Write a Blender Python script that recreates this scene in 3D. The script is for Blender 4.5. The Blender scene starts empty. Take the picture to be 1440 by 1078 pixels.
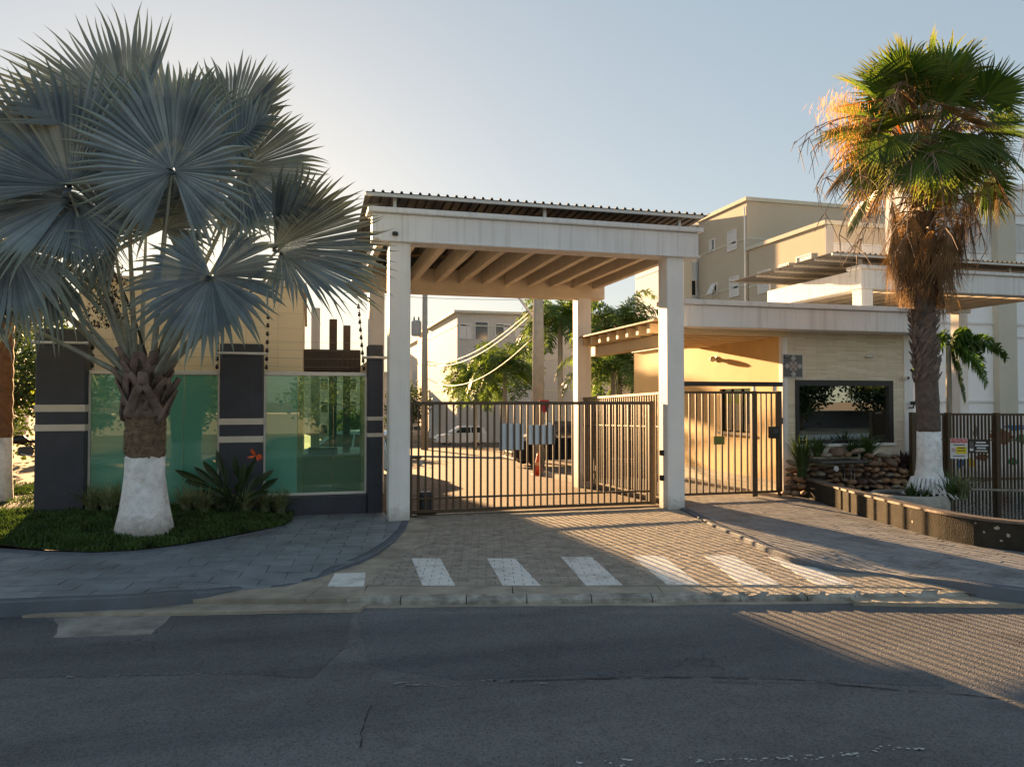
import bpy, bmesh, math, random
from mathutils import Vector, Matrix, noise
R = math.radians
random.seed(7)
# ------------------------------------------------------------------ camera
CZ = 2.15; FPX = 1060.0; PW = 1440.0; PH = 1078.0
YAW = R(15.1); PIT = math.atan((563 - 539) / FPX)
scene = bpy.context.scene
col = scene.collection
cam_d = bpy.data.cameras.new('camera'); cam = bpy.data.objects.new('camera', cam_d); col.objects.link(cam)
cam.location = (0, 0, CZ); cam.rotation_euler = (math.pi / 2 + PIT, 0, -YAW)
cam_d.sensor_width = 36; cam_d.lens = 36 * FPX / PW; cam_d.clip_end = 5000; cam_d.clip_start = 0.05
scene.camera = cam
# ------------------------------------------------------------------ light
SKY_SAT = 1.22; SKY_GAMMA = .38
SUN_AZ = R(-7.1); SUN_EL = R(9.0)      # azimuth measured from +Y towards +X
sun_dir = Vector((math.sin(SUN_AZ) * math.cos(SUN_EL), math.cos(SUN_AZ) * math.cos(SUN_EL), math.sin(SUN_EL)))
world = bpy.data.worlds.new('World'); scene.world = world; world.use_nodes = True
wn = world.node_tree.nodes; wl = world.node_tree.links
sky = wn.new('ShaderNodeTexSky'); sky.sky_type = 'NISHITA'; sky.sun_disc = False
sky.sun_elevation = SUN_EL; sky.sun_rotation = SUN_AZ
sky.altitude = 600; sky.air_density = 1.0; sky.dust_density = 0.8; sky.ozone_density = 0.9
wn['Background'].inputs['Strength'].default_value = 0.069
hs = wn.new('ShaderNodeHueSaturation'); hs.inputs['Saturation'].default_value = SKY_SAT   # hazy evening air: paler, softer sky all round
gm = wn.new('ShaderNodeGamma'); gm.inputs['Gamma'].default_value = SKY_GAMMA
wl.new(sky.outputs[0], hs.inputs['Color']); wl.new(hs.outputs[0], gm.inputs['Color']); wl.new(gm.outputs[0], wn['Background'].inputs['Color'])
sl = bpy.data.lights.new('sun', 'SUN'); sl.energy = 5.0; sl.angle = R(0.5); sl.color = (1.0, 0.61, 0.29)
so = bpy.data.objects.new('sun', sl); col.objects.link(so)
so.rotation_euler = (-sun_dir).to_track_quat('-Z', 'Y').to_euler()
scene.view_settings.view_transform = 'Standard'; scene.view_settings.look = 'None'
scene.view_settings.gamma = 1.0; scene.view_settings.use_curve_mapping = False
scene.view_settings.exposure = 2.56
scene.cycles.max_bounces = 8; scene.cycles.transparent_max_bounces = 12

# ------------------------------------------------------------------ pixel -> place
FH = Vector((math.sin(YAW), math.cos(YAW), 0)); RT = Vector((math.cos(YAW), -math.sin(YAW), 0)); UP = Vector((0, 0, 1))
CAM = Vector((0, 0, CZ))
def ray(px, py):
    a = (px - PW / 2) / FPX; b = -(py - PH / 2) / FPX
    f = math.cos(PIT) - b * math.sin(PIT); u = math.sin(PIT) + b * math.cos(PIT)
    return FH * f + RT * a + UP * u
def PZ(px, py, z):
    d = ray(px, py); return CAM + d * ((z - CZ) / d.z)
def PY(px, py, Y):
    d = ray(px, py); return CAM + d * (Y / d.y)
def PX(px, py, X):
    d = ray(px, py); return CAM + d * (X / d.x)
def PD(px, py, D):
    return CAM + ray(px, py) * D
SLOPE = 0.03
def zi(y): return -SLOPE * max(0.0, y - 14.3)          # the drive behind the gate falls away gently
def PS(px, py):                                         # pixel -> the sloping drive behind the gate
    d = ray(px, py); t = (-CZ + SLOPE * 14.3) / (d.z + SLOPE * d.y); return CAM + d * t

# ------------------------------------------------------------------ object helpers
WLOC = {}
def setp(o, label=None, cat=None, group=None, kind=None):
    if label: o['label'] = label
    if cat: o['category'] = cat
    if group: o['group'] = group
    if kind: o['kind'] = kind
    return o
def thing(name, label, cat, loc=(0, 0, 0), group=None, kind=None):
    o = bpy.data.objects.new(name, None); col.objects.link(o); o.empty_display_size = .2
    o.location = loc; WLOC[o.name] = Vector(loc); return setp(o, label, cat, group, kind)
def link_mesh(name, me, parent=None, origin=(0, 0, 0)):
    o = bpy.data.objects.new(name, me); col.objects.link(o)
    origin = Vector(origin); WLOC[o.name] = origin
    if parent: o.parent = parent; o.location = origin - WLOC[parent.name]
    else: o.location = origin
    return o
def copy_tree(o, parent=None):
    c = o.copy(); col.objects.link(c); WLOC[c.name] = WLOC.get(o.name, Vector())
    if parent: c.parent = parent
    for ch in [k for k in bpy.data.objects if k.parent == o]: copy_tree(ch, c)
    return c
def ortho(A, N):
    A = A.normalized(); N = (N - A * N.dot(A)).normalized(); return A, N, N.cross(A)

class MB:
    def __init__(s): s.v = []; s.f = []; s.m = []; s.t = []; s.cur = 0; s.smooth = False; s.sm = []
    def vert(s, p, t=0.0): s.v.append(tuple(p)); s.t.append(t); return len(s.v) - 1
    def face(s, *i): s.f.append(tuple(i)); s.m.append(s.cur); s.sm.append(s.smooth)
    def quad(s, a, b, c, d): i = [s.vert(p) for p in (a, b, c, d)]; s.face(*i)
    def poly(s, pts): s.face(*[s.vert(p) for p in pts])
    def box(s, a, b):
        x0, x1 = sorted((a[0], b[0])); y0, y1 = sorted((a[1], b[1])); z0, z1 = sorted((a[2], b[2]))
        i = [s.vert(p) for p in ((x0,y0,z0),(x1,y0,z0),(x1,y1,z0),(x0,y1,z0),(x0,y0,z1),(x1,y0,z1),(x1,y1,z1),(x0,y1,z1))]
        for q in ((3,2,1,0),(4,5,6,7),(0,1,5,4),(1,2,6,5),(2,3,7,6),(3,0,4,7)): s.face(*[i[k] for k in q])
        return s
    def bbox(s, a, b, bev=.01):                        # box with chamfered edges
        x0, x1 = sorted((a[0], b[0])); y0, y1 = sorted((a[1], b[1])); z0, z1 = sorted((a[2], b[2])); e = bev
        c = Vector(((x0+x1)/2, (y0+y1)/2, (z0+z1)/2))
        idx = {}
        for sx, X in ((-1, x0), (1, x1)):
            for sy, Yv in ((-1, y0), (1, y1)):
                for sz, Z in ((-1, z0), (1, z1)):
                    idx[sx,sy,sz,0] = s.vert((X, Yv-sy*e, Z-sz*e)); idx[sx,sy,sz,1] = s.vert((X-sx*e, Yv, Z-sz*e)); idx[sx,sy,sz,2] = s.vert((X-sx*e, Yv-sy*e, Z))
        def F(l):
            P = [Vector(s.v[k]) for k in l]; n = (P[1]-P[0]).cross(P[2]-P[0]); m = sum(P, Vector())/len(P)
            s.face(*(l if n.dot(m-c) > 0 else l[::-1]))
        for sg in (-1, 1):
            F([idx[sg,-1,-1,0],idx[sg,1,-1,0],idx[sg,1,1,0],idx[sg,-1,1,0]])
            F([idx[-1,sg,-1,1],idx[1,sg,-1,1],idx[1,sg,1,1],idx[-1,sg,1,1]])
            F([idx[-1,-1,sg,2],idx[1,-1,sg,2],idx[1,1,sg,2],idx[-1,1,sg,2]])
            for sh in (-1, 1):
                F([idx[sg,sh,-1,0],idx[sg,sh,1,0],idx[sg,sh,1,1],idx[sg,sh,-1,1]])
                F([idx[sg,-1,sh,0],idx[sg,1,sh,0],idx[sg,1,sh,2],idx[sg,-1,sh,2]])
                F([idx[-1,sg,sh,1],idx[1,sg,sh,1],idx[1,sg,sh,2],idx[-1,sg,sh,2]])
                for si in (-1, 1): F([idx[sg,sh,si,0],idx[sg,sh,si,1],idx[sg,sh,si,2]])
        return s
    def beam(s, a, b, w, h, up=(0, 0, 1)):              # box from a to b, width w (sideways), height h
        a = Vector(a); b = Vector(b); d = (b - a).normalized(); up = Vector(up)
        sd = d.cross(up)
        if sd.length < 1e-4: sd = d.cross(Vector((1, 0, 0)))
        sd.normalize(); u = sd.cross(d).normalized()
        i = []
        for p in (a, b):
            for sx, sz in ((-1,-1),(1,-1),(1,1),(-1,1)): i.append(s.vert(p + sd*(sx*w/2) + u*(sz*h/2)))
        for q in ((0,1,2,3),(7,6,5,4),(1,0,4,5),(2,1,5,6),(3,2,6,7),(0,3,7,4)): s.face(*[i[k] for k in q])
        return s
    def tube(s, pts, rad, n=8, cap=True, squash=1.0, ref=None):
        pts = [Vector(p) for p in pts]
        if not hasattr(rad, '__len__'): rad = [rad]*len(pts)
        rings = []; u = None; L = len(pts)
        for k, p in enumerate(pts):
            d = (pts[min(k+1, L-1)] - pts[max(k-1, 0)]).normalized()
            if u is None:
                u = Vector(ref) if ref is not None else (Vector((0, 0, 1)) if abs(d.z) < .9 else Vector((1, 0, 0)))
            u = (u - d*u.dot(d)).normalized(); w = d.cross(u)
            rings.append([s.vert(p + u*(math.cos(6.28319*j/n)*rad[k]*squash) + w*(math.sin(6.28319*j/n)*rad[k]), k/max(1, L-1)) for j in range(n)])
        for k in range(L-1):
            for j in range(n):
                j2 = (j+1) % n; s.face(rings[k][j], rings[k][j2], rings[k+1][j2], rings[k+1][j])
        if cap: s.face(*rings[0][::-1]); s.face(*rings[-1])
        return s
    def lathe(s, c, prof, n=24, axis='z', jag=0.0):      # prof: (radius, height)
        c = Vector(c); rings = []
        for r, h in prof:
            rg = []
            for j in range(n):
                a = 6.28319*j/n; rr = r*(1+jag*random.uniform(-1, 1))
                if axis == 'z': p = Vector((math.cos(a)*rr, math.sin(a)*rr, h))
                elif axis == 'y': p = Vector((math.cos(a)*rr, h, -math.sin(a)*rr))
                else: p = Vector((h, math.cos(a)*rr, math.sin(a)*rr))
                rg.append(s.vert(c+p))
            rings.append(rg)
        for k in range(len(rings)-1):
            for j in range(n):
                j2 = (j+1) % n; s.face(rings[k][j], rings[k][j2], rings[k+1][j2], rings[k+1][j])
        s.face(*rings[0][::-1]); s.face(*rings[-1]); return s
    def prism(s, pts, z0, z1):                           # pts 2D ccw, z0/z1 numbers or functions
        f0 = z0 if callable(z0) else (lambda x, y: z0); f1 = z1 if callable(z1) else (lambda x, y: z1)
        a = 0
        for k in range(len(pts)):
            x0, y0 = pts[k][:2]; x1, y1 = pts[(k+1) % len(pts)][:2]; a += x0*y1-x1*y0
        if a < 0: pts = pts[::-1]
        b = [s.vert((p[0], p[1], f0(p[0], p[1]))) for p in pts]; t = [s.vert((p[0], p[1], f1(p[0], p[1]))) for p in pts]
        s.face(*t); s.face(*b[::-1])
        for k in range(len(pts)):
            j = (k+1) % len(pts); s.face(b[k], b[j], t[j], t[k])
        return s
    def build(s, name, mat, parent=None, smooth=False, origin=None, attr=False, **pr):
        V = [Vector(p) for p in s.v]
        if origin is None:
            lo = Vector([min(p[k] for p in V) for k in range(3)]); hi = Vector([max(p[k] for p in V) for k in range(3)])
            origin = Vector(((lo.x+hi.x)/2, (lo.y+hi.y)/2, lo.z))
        origin = Vector(origin)
        me = bpy.data.meshes.new(name); me.from_pydata([p - origin for p in V], [], s.f)
        for m in (mat if isinstance(mat, (list, tuple)) else [mat]): me.materials.append(m)
        if any(s.m): me.polygons.foreach_set('material_index', s.m)
        if smooth: me.polygons.foreach_set('use_smooth', [True]*len(s.f))
        elif any(s.sm): me.polygons.foreach_set('use_smooth', s.sm)
        if attr:
            at = me.attributes.new('t', 'FLOAT', 'POINT'); at.data.foreach_set('value', s.t)
        me.update()
        o = link_mesh(name, me, parent, origin); return setp(o, **pr)

# ------------------------------------------------------------------ materials
MATS = {}
def L3(r, g, b):
    f = lambda c: (c/12.92 if c <= .04045 else ((c+.055)/1.055)**2.4)
    return (f(r/255), f(g/255), f(b/255), 1)
def newmat(name):
    m = bpy.data.materials.new(name); m.use_nodes = True; MATS[name] = m
    return m, m.node_tree.nodes, m.node_tree.links, m.node_tree.nodes['Principled BSDF']
def coords(n, l, space='world', scale=None):
    if space == 'world': g = n.new('ShaderNodeNewGeometry'); out = g.outputs['Position']
    else: g = n.new('ShaderNodeTexCoord'); out = g.outputs['Object']
    if scale:
        mp = n.new('ShaderNodeMapping'); mp.inputs['Scale'].default_value = scale; l.new(out, mp.inputs['Vector']); out = mp.outputs[0]
    return out
def noise_node(n, l, vec, sc, det=4, rough=.55):
    t = n.new('ShaderNodeTexNoise'); t.inputs['Scale'].default_value = sc; t.inputs['Detail'].default_value = det
    t.inputs['Roughness'].default_value = rough; l.new(vec, t.inputs['Vector']); return t.outputs['Fac']
def ramp(n, l, fac, stops):
    r = n.new('ShaderNodeValToRGB'); l.new(fac, r.inputs[0]); e = r.color_ramp.elements
    while len(e) < len(stops): e.new(.5)
    for k, (p, c) in enumerate(stops): e[k].position = p; e[k].color = c if len(c) == 4 else (*c, 1)
    return r.outputs[0]
def mixc(n, l, fac, a, b, mode='MIX'):
    m = n.new('ShaderNodeMix'); m.data_type = 'RGBA'; m.blend_type = mode
    for i, v in ((0, fac), (6, a), (7, b)):
        if hasattr(v, 'is_output'): l.new(v, m.inputs[i])
        else: m.inputs[i].default_value = v
    return m.outputs[2]
def bump(n, l, h, strength, dist, nrm=None):
    b = n.new('ShaderNodeBump'); b.inputs['Strength'].default_value = strength; b.inputs['Distance'].default_value = dist
    l.new(h, b.inputs['Height'])
    if nrm is not None: l.new(nrm, b.inputs['Normal'])
    return b.outputs[0]
def sc3(c, k): return (min(1, c[0]*k), min(1, c[1]*k), min(1, c[2]*k), 1)
def plain(name, c, rough=.6, var=.12, sc=6.0, bmp=.15, bsc=60, space='world', metal=0, streak=0.0, stain=None, stain_amt=.5, objvar=0.0, spec=.5, splash=None):
    m, n, l, p = newmat(name); vec = coords(n, l, space)
    cc = ramp(n, l, noise_node(n, l, vec, sc), [(.3, sc3(c, 1-var)), (.7, sc3(c, 1+var))])
    if streak:                                           # rain streaks: noise drawn out vertically
        mp = n.new('ShaderNodeMapping'); mp.inputs['Scale'].default_value = (9, 9, .35); l.new(vec, mp.inputs['Vector'])
        f = noise_node(n, l, mp.outputs[0], 1.0, 5, .6)
        f = ramp(n, l, f, [(.5, (0, 0, 0, 1)), (.75, (1, 1, 1, 1))])
        mm = n.new('ShaderNodeMath'); mm.operation = 'MULTIPLY'; l.new(f, mm.inputs[0]); mm.inputs[1].default_value = streak
        cc = mixc(n, l, mm.outputs[0], cc, stain or sc3(c, .45))
    elif stain:
        f = ramp(n, l, noise_node(n, l, vec, sc*.35, 6, .65), [(.5, (0, 0, 0, 1)), (.68, (stain_amt,)*3+(1,))])
        cc = mixc(n, l, f, cc, stain)
    if splash:                                           # mud splashed on the foot, ragged upper edge
        top_, scol = splash; sx = n.new('ShaderNodeSeparateXYZ'); l.new(vec, sx.inputs[0])
        nn_ = n.new('ShaderNodeMath'); nn_.operation = 'MULTIPLY_ADD'; l.new(noise_node(n, l, vec, 7, 6, .7), nn_.inputs[0]); nn_.inputs[1].default_value = .7; nn_.inputs[2].default_value = -.35
        ad = n.new('ShaderNodeMath'); ad.operation = 'ADD'; l.new(sx.outputs['Z'], ad.inputs[0]); l.new(nn_.outputs[0], ad.inputs[1])
        cc = mixc(n, l, ramp(n, l, ad.outputs[0], [(max(0, top_-.15), (.55,)*3+(1,)), (top_+.12, (0,)*3+(1,))]), cc, scol)
    if objvar:
        oi = n.new('ShaderNodeObjectInfo'); hv = n.new('ShaderNodeHueSaturation'); l.new(cc, hv.inputs['Color'])
        mr = n.new('ShaderNodeMapRange'); mr.inputs[3].default_value = 1-objvar; mr.inputs[4].default_value = 1+objvar
        l.new(oi.outputs['Random'], mr.inputs[0]); l.new(mr.outputs[0], hv.inputs['Value']); cc = hv.outputs[0]
    l.new(cc, p.inputs['Base Color']); p.inputs['Roughness'].default_value = rough; p.inputs['Metallic'].default_value = metal
    p.inputs['Specular IOR Level'].default_value = spec
    if bmp: l.new(bump(n, l, noise_node(n, l, vec, bsc, 3), bmp, .02), p.inputs['Normal'])
    return m
def leafmat(name, c, tip=None, tr=.35, var=.25, rough=.5, tcol=None, sc=1.5, objvar=.15):
    m, n, l, p = newmat(name); vec = coords(n, l, 'world')
    cc = ramp(n, l, noise_node(n, l, vec, sc, 3), [(.3, sc3(c, 1-var)), (.7, sc3(c, 1+var))])
    if tip:
        at = n.new('ShaderNodeAttribute'); at.attribute_name = 't'
        fr_ = n.new('ShaderNodeMath'); fr_.operation = 'FRACT'; l.new(at.outputs['Fac'], fr_.inputs[0])
        fl_ = n.new('ShaderNodeMath'); fl_.operation = 'FLOOR'; l.new(at.outputs['Fac'], fl_.inputs[0])
        mr_ = n.new('ShaderNodeMapRange'); mr_.inputs[2].default_value = 7; l.new(fl_.outputs[0], mr_.inputs[0])      # leaflet to leaflet tone
        cc = mixc(n, l, 1.0, cc, ramp(n, l, mr_.outputs[0], [(0, (.62, .66, .68, 1)), (1, (1.25, 1.2, 1.15, 1))]), 'MULTIPLY')
        f = ramp(n, l, fr_.outputs[0], [(.62, (0, 0, 0, 1)), (1.0, (1, 1, 1, 1))]); cc = mixc(n, l, f, cc, tip)
    oi = n.new('ShaderNodeObjectInfo'); hv = n.new('ShaderNodeHueSaturation'); l.new(cc, hv.inputs['Color'])
    mr = n.new('ShaderNodeMapRange'); mr.inputs[3].default_value = 1-objvar; mr.inputs[4].default_value = 1+objvar
    l.new(oi.outputs['Random'], mr.inputs[0]); l.new(mr.outputs[0], hv.inputs['Value']); cc = hv.outputs[0]
    l.new(cc, p.inputs['Base Color']); p.inputs['Roughness'].default_value = rough; p.inputs['Specular IOR Level'].default_value = .35
    tb = n.new('ShaderNodeBsdfTranslucent'); tb.inputs[0].default_value = tcol or sc3(c, 1.6)
    if not tcol: tc = mixc(n, l, 1.0, cc, (1.7, 1.6, .9, 1), 'MULTIPLY'); l.new(tc, tb.inputs[0])
    mx = n.new('ShaderNodeMixShader'); mx.inputs[0].default_value = tr
    l.new(p.outputs[0], mx.inputs[1]); l.new(tb.outputs[0], mx.inputs[2]); l.new(mx.outputs[0], n['Material Output'].inputs[0])
    return m
def glassmat(name, tint, refl=.5, rough=.0, body=None, body_amt=0.0):      # thin pane: tinted see-through plus mirror by angle
    m, n, l, p = newmat(name); n.remove(p)
    t = n.new('ShaderNodeBsdfTransparent'); t.inputs[0].default_value = tint
    g = n.new('ShaderNodeBsdfGlossy'); g.inputs['Roughness'].default_value = rough; g.inputs[0].default_value = (.95, 1, .97, 1)
    fr = n.new('ShaderNodeFresnel'); fr.inputs[0].default_value = 1.5
    mr = n.new('ShaderNodeMapRange'); mr.inputs[3].default_value = refl*.16-.04*refl; mr.inputs[4].default_value = 1.0
    l.new(fr.outputs[0], mr.inputs[0])
    base = t.outputs[0]
    if body_amt:
        d = n.new('ShaderNodeBsdfDiffuse'); d.inputs[0].default_value = body; mb = n.new('ShaderNodeMixShader'); mb.inputs[0].default_value = body_amt
        l.new(base, mb.inputs[1]); l.new(d.outputs[0], mb.inputs[2]); base = mb.outputs[0]
    mx = n.new('ShaderNodeMixShader'); l.new(mr.outputs[0], mx.inputs[0]); l.new(base, mx.inputs[1]); l.new(g.outputs[0], mx.inputs[2])
    l.new(mx.outputs[0], n['Material Output'].inputs[0]); return m

# --- painted masonry
M_white = plain('white_paint', (.82, .82, .81, 1), .6, .05, 2.0, .08, 40, streak=.30, stain=(.40, .37, .32, 1), splash=(.16, (.30, .25, .19, 1)))
M_beam = plain('beam_paint', (.80, .81, .82, 1), .6, .05, 1.6, .08, 40, streak=.38, stain=(.34, .31, .27, 1))
M_cream = plain('cream_paint', (.70, .55, .33, 1), .65, .05, 1.5, .06, 50)
M_under = plain('rafter_paint', (.66, .60, .50, 1), .7, .08, 3, .1, 40)
M_grey = plain('grey_paint', (.030, .037, .055, 1), .5, .18, 3, .1, 60, streak=.25, stain=(.055, .06, .07, 1))
M_band = plain('band_paint', (.60, .56, .49, 1), .6, .06, 4, .05, 60)
M_yellow = plain('ochre_wall', (.78, .53, .22, 1), .75, .05, 2.2, .12, 80)
M_metalrail = plain('aluminium', (.60, .60, .58, 1), .4, .05, 5, 0, metal=.3)
M_gate = plain('gate_paint', (.075, .050, .024, 1), .45, .25, 12, .1, 70, stain=(.10, .045, .015, 1), stain_amt=.7)
M_black = plain('black_plastic', (.012, .012, .013, 1), .4, .1, 8, 0)
M_brownpanel = plain('brown_panel', (.035, .020, .012, 1), .5, .2, 4, .1, 50)
M_motor = plain('motor_plastic', (.05, .055, .06, 1), .45, .1, 8, 0)
M_concrete = plain('concrete', (.36, .33, .28, 1), .85, .2, 5, .4, 30, stain=(.16, .15, .13, 1), stain_amt=.6)
M_pole = plain('pole_concrete', (.40, .36, .29, 1), .85, .12, 3, .25, 30)
M_apt = plain('apartment_wall', (.52, .45, .35, 1), .8, .04, .6, .05, 12, streak=.15, stain=(.42, .38, .31, 1))
M_aptw = plain('apartment_white', (.90, .92, .94, 1), .8, .03, .5, .05, 12, streak=.08, stain=(.5, .5, .48, 1))
M_far = plain('far_render', (.50, .49, .47, 1), .85, .04, .5, .05, 12, streak=.1)
M_aptb = plain('apartment_blue', (.60, .68, .74, 1), .8, .03, .5, .05, 12)
M_apttrim = plain('apartment_trim', (.58, .56, .47, 1), .8, .05, .8, .05, 12)
M_aptgrey = plain('apartment_grey', (.42, .42, .43, 1), .8, .05, .8, .05, 12)
M_winw = plain('window_aluminium', (.70, .70, .70, 1), .45, .03, 4, 0)
M_shut = plain('window_shutter', (.62, .62, .62, 1), .55, .04, 4, 0)
M_pane = plain('far_pane', (.02, .025, .03, 1), .08, .1, 2, 0, spec=.8)
M_zinc = plain('roof_sheet', (.10, .105, .11, 1), .5, .15, 2, .05, 40, metal=.2)
M_wood = plain('roof_underside', (.26, .17, .09, 1), .7, .2, 6, .15, 30)
M_wire = plain('cable_sheath', (.28, .26, .22, 1), .6, 0, 4, 0)
M_rubber = plain('tyre_rubber', (.015, .015, .015, 1), .8, .1, 8, 0)
M_chrome = plain('rim_metal', (.45, .45, .46, 1), .3, .05, 8, 0, metal=.8)
M_signw = plain('sign_white', (.75, .76, .78, 1), .4, .03, 5, 0)
M_signr = plain('sign_red', (.60, .03, .04, 1), .4, .05, 5, 0)
M_signy = plain('sign_yellow', (.75, .62, .03, 1), .4, .05, 5, 0)
M_board = plain('board_white', (.72, .80, .86, 1), .45, .03, 5, 0)
M_plaque = plain('plaque_grey', (.10, .105, .11, 1), .35, .1, 8, 0)
M_silver = plain('plaque_silver', (.55, .55, .54, 1), .35, .05, 8, 0, metal=.3)
M_rosy = plain('plaque_rose', (.26, .19, .17, 1), .4, .05, 8, 0)
M_lamp = plain('lamp_opal', (.75, .70, .6, 1), .4, 0, 4, 0)
M_cone = plain('cone_red', (.55, .07, .03, 1), .5, .1, 6, 0)
def flat(name, c, rough=.5): return plain(name, c, rough, .08, 6, 0)
# --- ground
def asphalt(name, c, patchy, fresh=.0):
    m, n, l, p = newmat(name); vec = coords(n, l)
    big = noise_node(n, l, vec, .35, 5, .6); mid = noise_node(n, l, vec, 2.6, 5, .65); fine = noise_node(n, l, vec, 140, 2, .7)
    c1 = ramp(n, l, big, [(.32, sc3(c, 1-patchy)), (.68, sc3(c, 1+patchy))])
    c1 = mixc(n, l, ramp(n, l, mid, [(.35, (.0,)*3+(1,)), (.75, (.5,)*3+(1,))]), c1, sc3(c, 1.45))
    vo = n.new('ShaderNodeTexVoronoi'); vo.inputs['Scale'].default_value = 75; l.new(vec, vo.inputs['Vector'])
    c2 = mixc(n, l, .75, c1, ramp(n, l, vo.outputs['Color'], [(0, (.30,)*3+(1,)), (.6, (1,)*3+(1,)), (1, (1.0, .98, .92, 1))]), 'MULTIPLY')
    mpt = n.new('ShaderNodeMapping'); mpt.inputs['Rotation'].default_value = (0, 0, R(13.2)); mpt.inputs['Scale'].default_value = (.12, 1.1, 1); l.new(vec, mpt.inputs['Vector'])
    c2 = mixc(n, l, 1.0, c2, ramp(n, l, noise_node(n, l, mpt.outputs[0], 1.0, 4, .6), [(.35, (.72, .73, .75, 1)), (.65, (1.12, 1.11, 1.08, 1))]), 'MULTIPLY')   # wheel tracks along the street
    oil = noise_node(n, l, vec, 1.1, 3, .5); c2 = mixc(n, l, ramp(n, l, oil, [(.66, (0,)*3+(1,)), (.74, (.55,)*3+(1,))]), c2, sc3(c, .35))
    # hairline cracks
    v2 = n.new('ShaderNodeTexVoronoi'); v2.feature = 'DISTANCE_TO_EDGE'; v2.inputs['Scale'].default_value = .42
    wv = n.new('ShaderNodeVectorMath'); wv.operation = 'ADD'; nz = n.new('ShaderNodeTexNoise'); nz.inputs['Scale'].default_value = 2.2; nz.inputs['Detail'].default_value = 5
    l.new(vec, nz.inputs['Vector']); l.new(nz.outputs['Color'], wv.inputs[0]); l.new(vec, wv.inputs[1]); l.new(wv.outputs[0], v2.inputs['Vector'])
    cr = ramp(n, l, v2.outputs['Distance'], [(.0, (1,)*3+(1,)), (.006, (0,)*3+(1,))])
    crm = n.new('ShaderNodeMath'); crm.operation = 'MULTIPLY'; l.new(cr, crm.inputs[0]); l.new(ramp(n, l, noise_node(n, l, vec, .5, 2), [(.45, (0,)*3+(1,)), (.6, (.8,)*3+(1,))]), crm.inputs[1])
    c3 = mixc(n, l, crm.outputs[0], c2, sc3(c, .3))
    l.new(c3, p.inputs['Base Color']); p.inputs['Roughness'].default_value = .85; p.inputs['Specular IOR Level'].default_value = .3
    b1 = bump(n, l, vo.outputs['Distance'], .7, .010); b2 = bump(n, l, mid, .3, .02, b1); l.new(b2, p.inputs['Normal'])
    return m
M_asph = asphalt('asphalt', (.145, .147, .155, 1), .18)
M_asph2 = asphalt('asphalt_patch', (.110, .114, .123, 1), .12)
M_paver = plain('paver_concrete', (.30, .265, .22, 1), .8, .2, 9, .35, 45, stain=(.17, .15, .125, 1), stain_amt=.6, objvar=.14)
M_pavers = plain('paver_mass', (.30, .265, .22, 1), .8, .3, 7, .35, 45, stain=(.17, .15, .125, 1), stain_amt=.6)
M_slab = plain('painted_slab', (.17, .195, .22, 1), .6, .18, 3.0, .25, 50, stain=(.075, .08, .09, 1), stain_amt=.7, objvar=.10)
M_slabr = plain('painted_paver', (.22, .225, .235, 1), .65, .2, 4.0, .25, 50, stain=(.09, .09, .09, 1), stain_amt=.7, objvar=.10)
M_kerb = plain('kerb_paint', (.12, .135, .16, 1), .9, .15, 3, .25, 40, stain=(.14, .13, .12, 1), stain_amt=.5, spec=.1)
M_joint = plain('joint_dirt', (.05, .045, .04, 1), .95, .2, 8, .2, 40)
M_apron = plain('apron_concrete', (.33, .29, .23, 1), .85, .25, 3, .45, 40, stain=(.17, .15, .12, 1), stain_amt=.8)
M_oldkerb = plain('old_kerb', (.34, .32, .28, 1), .9, .35, 6, .8, 25, stain=(.07, .065, .06, 1), stain_amt=.9)
M_paint = plain('road_paint', (.68, .68, .66, 1), .6, .1, 10, .25, 50, stain=(.33, .31, .28, 1), stain_amt=.75)
M_crackw = plain('scuffed_mark', (.20, .20, .20, 1), .85, .3, 12, .3, 50)
M_soil = plain('lawn_soil', (.035, .03, .02, 1), .95, .3, 5, .4, 40)
M_terrain = plain('dry_ground', (.20, .15, .095, 1), .95, .3, .4, .3, 6, stain=(.06, .075, .03, 1), stain_amt=.8)
M_earth = plain('red_earth', (.30, .17, .085, 1), .95, .25, 1.2, .4, 20)
M_bark = plain('palm_bark', (.16, .115, .075, 1), .9, .4, 14, .8, 30)
M_white_tr = plain('whitewash', (.80, .80, .80, 1), .85, .14, 9, .9, 24, stain=(.40, .36, .31, 1), stain_amt=.6, splash=(.34, (.20, .15, .10, 1)))
M_water = plain('basin_water', (.012, .014, .013, 1), .06, .1, 3, .12, 10)
M_planter = plain('planter_black', (.042, .038, .030, 1), .9, .25, 5, .7, 60, stain=(.06, .055, .045, 1), stain_amt=.5, spec=.12)
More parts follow.
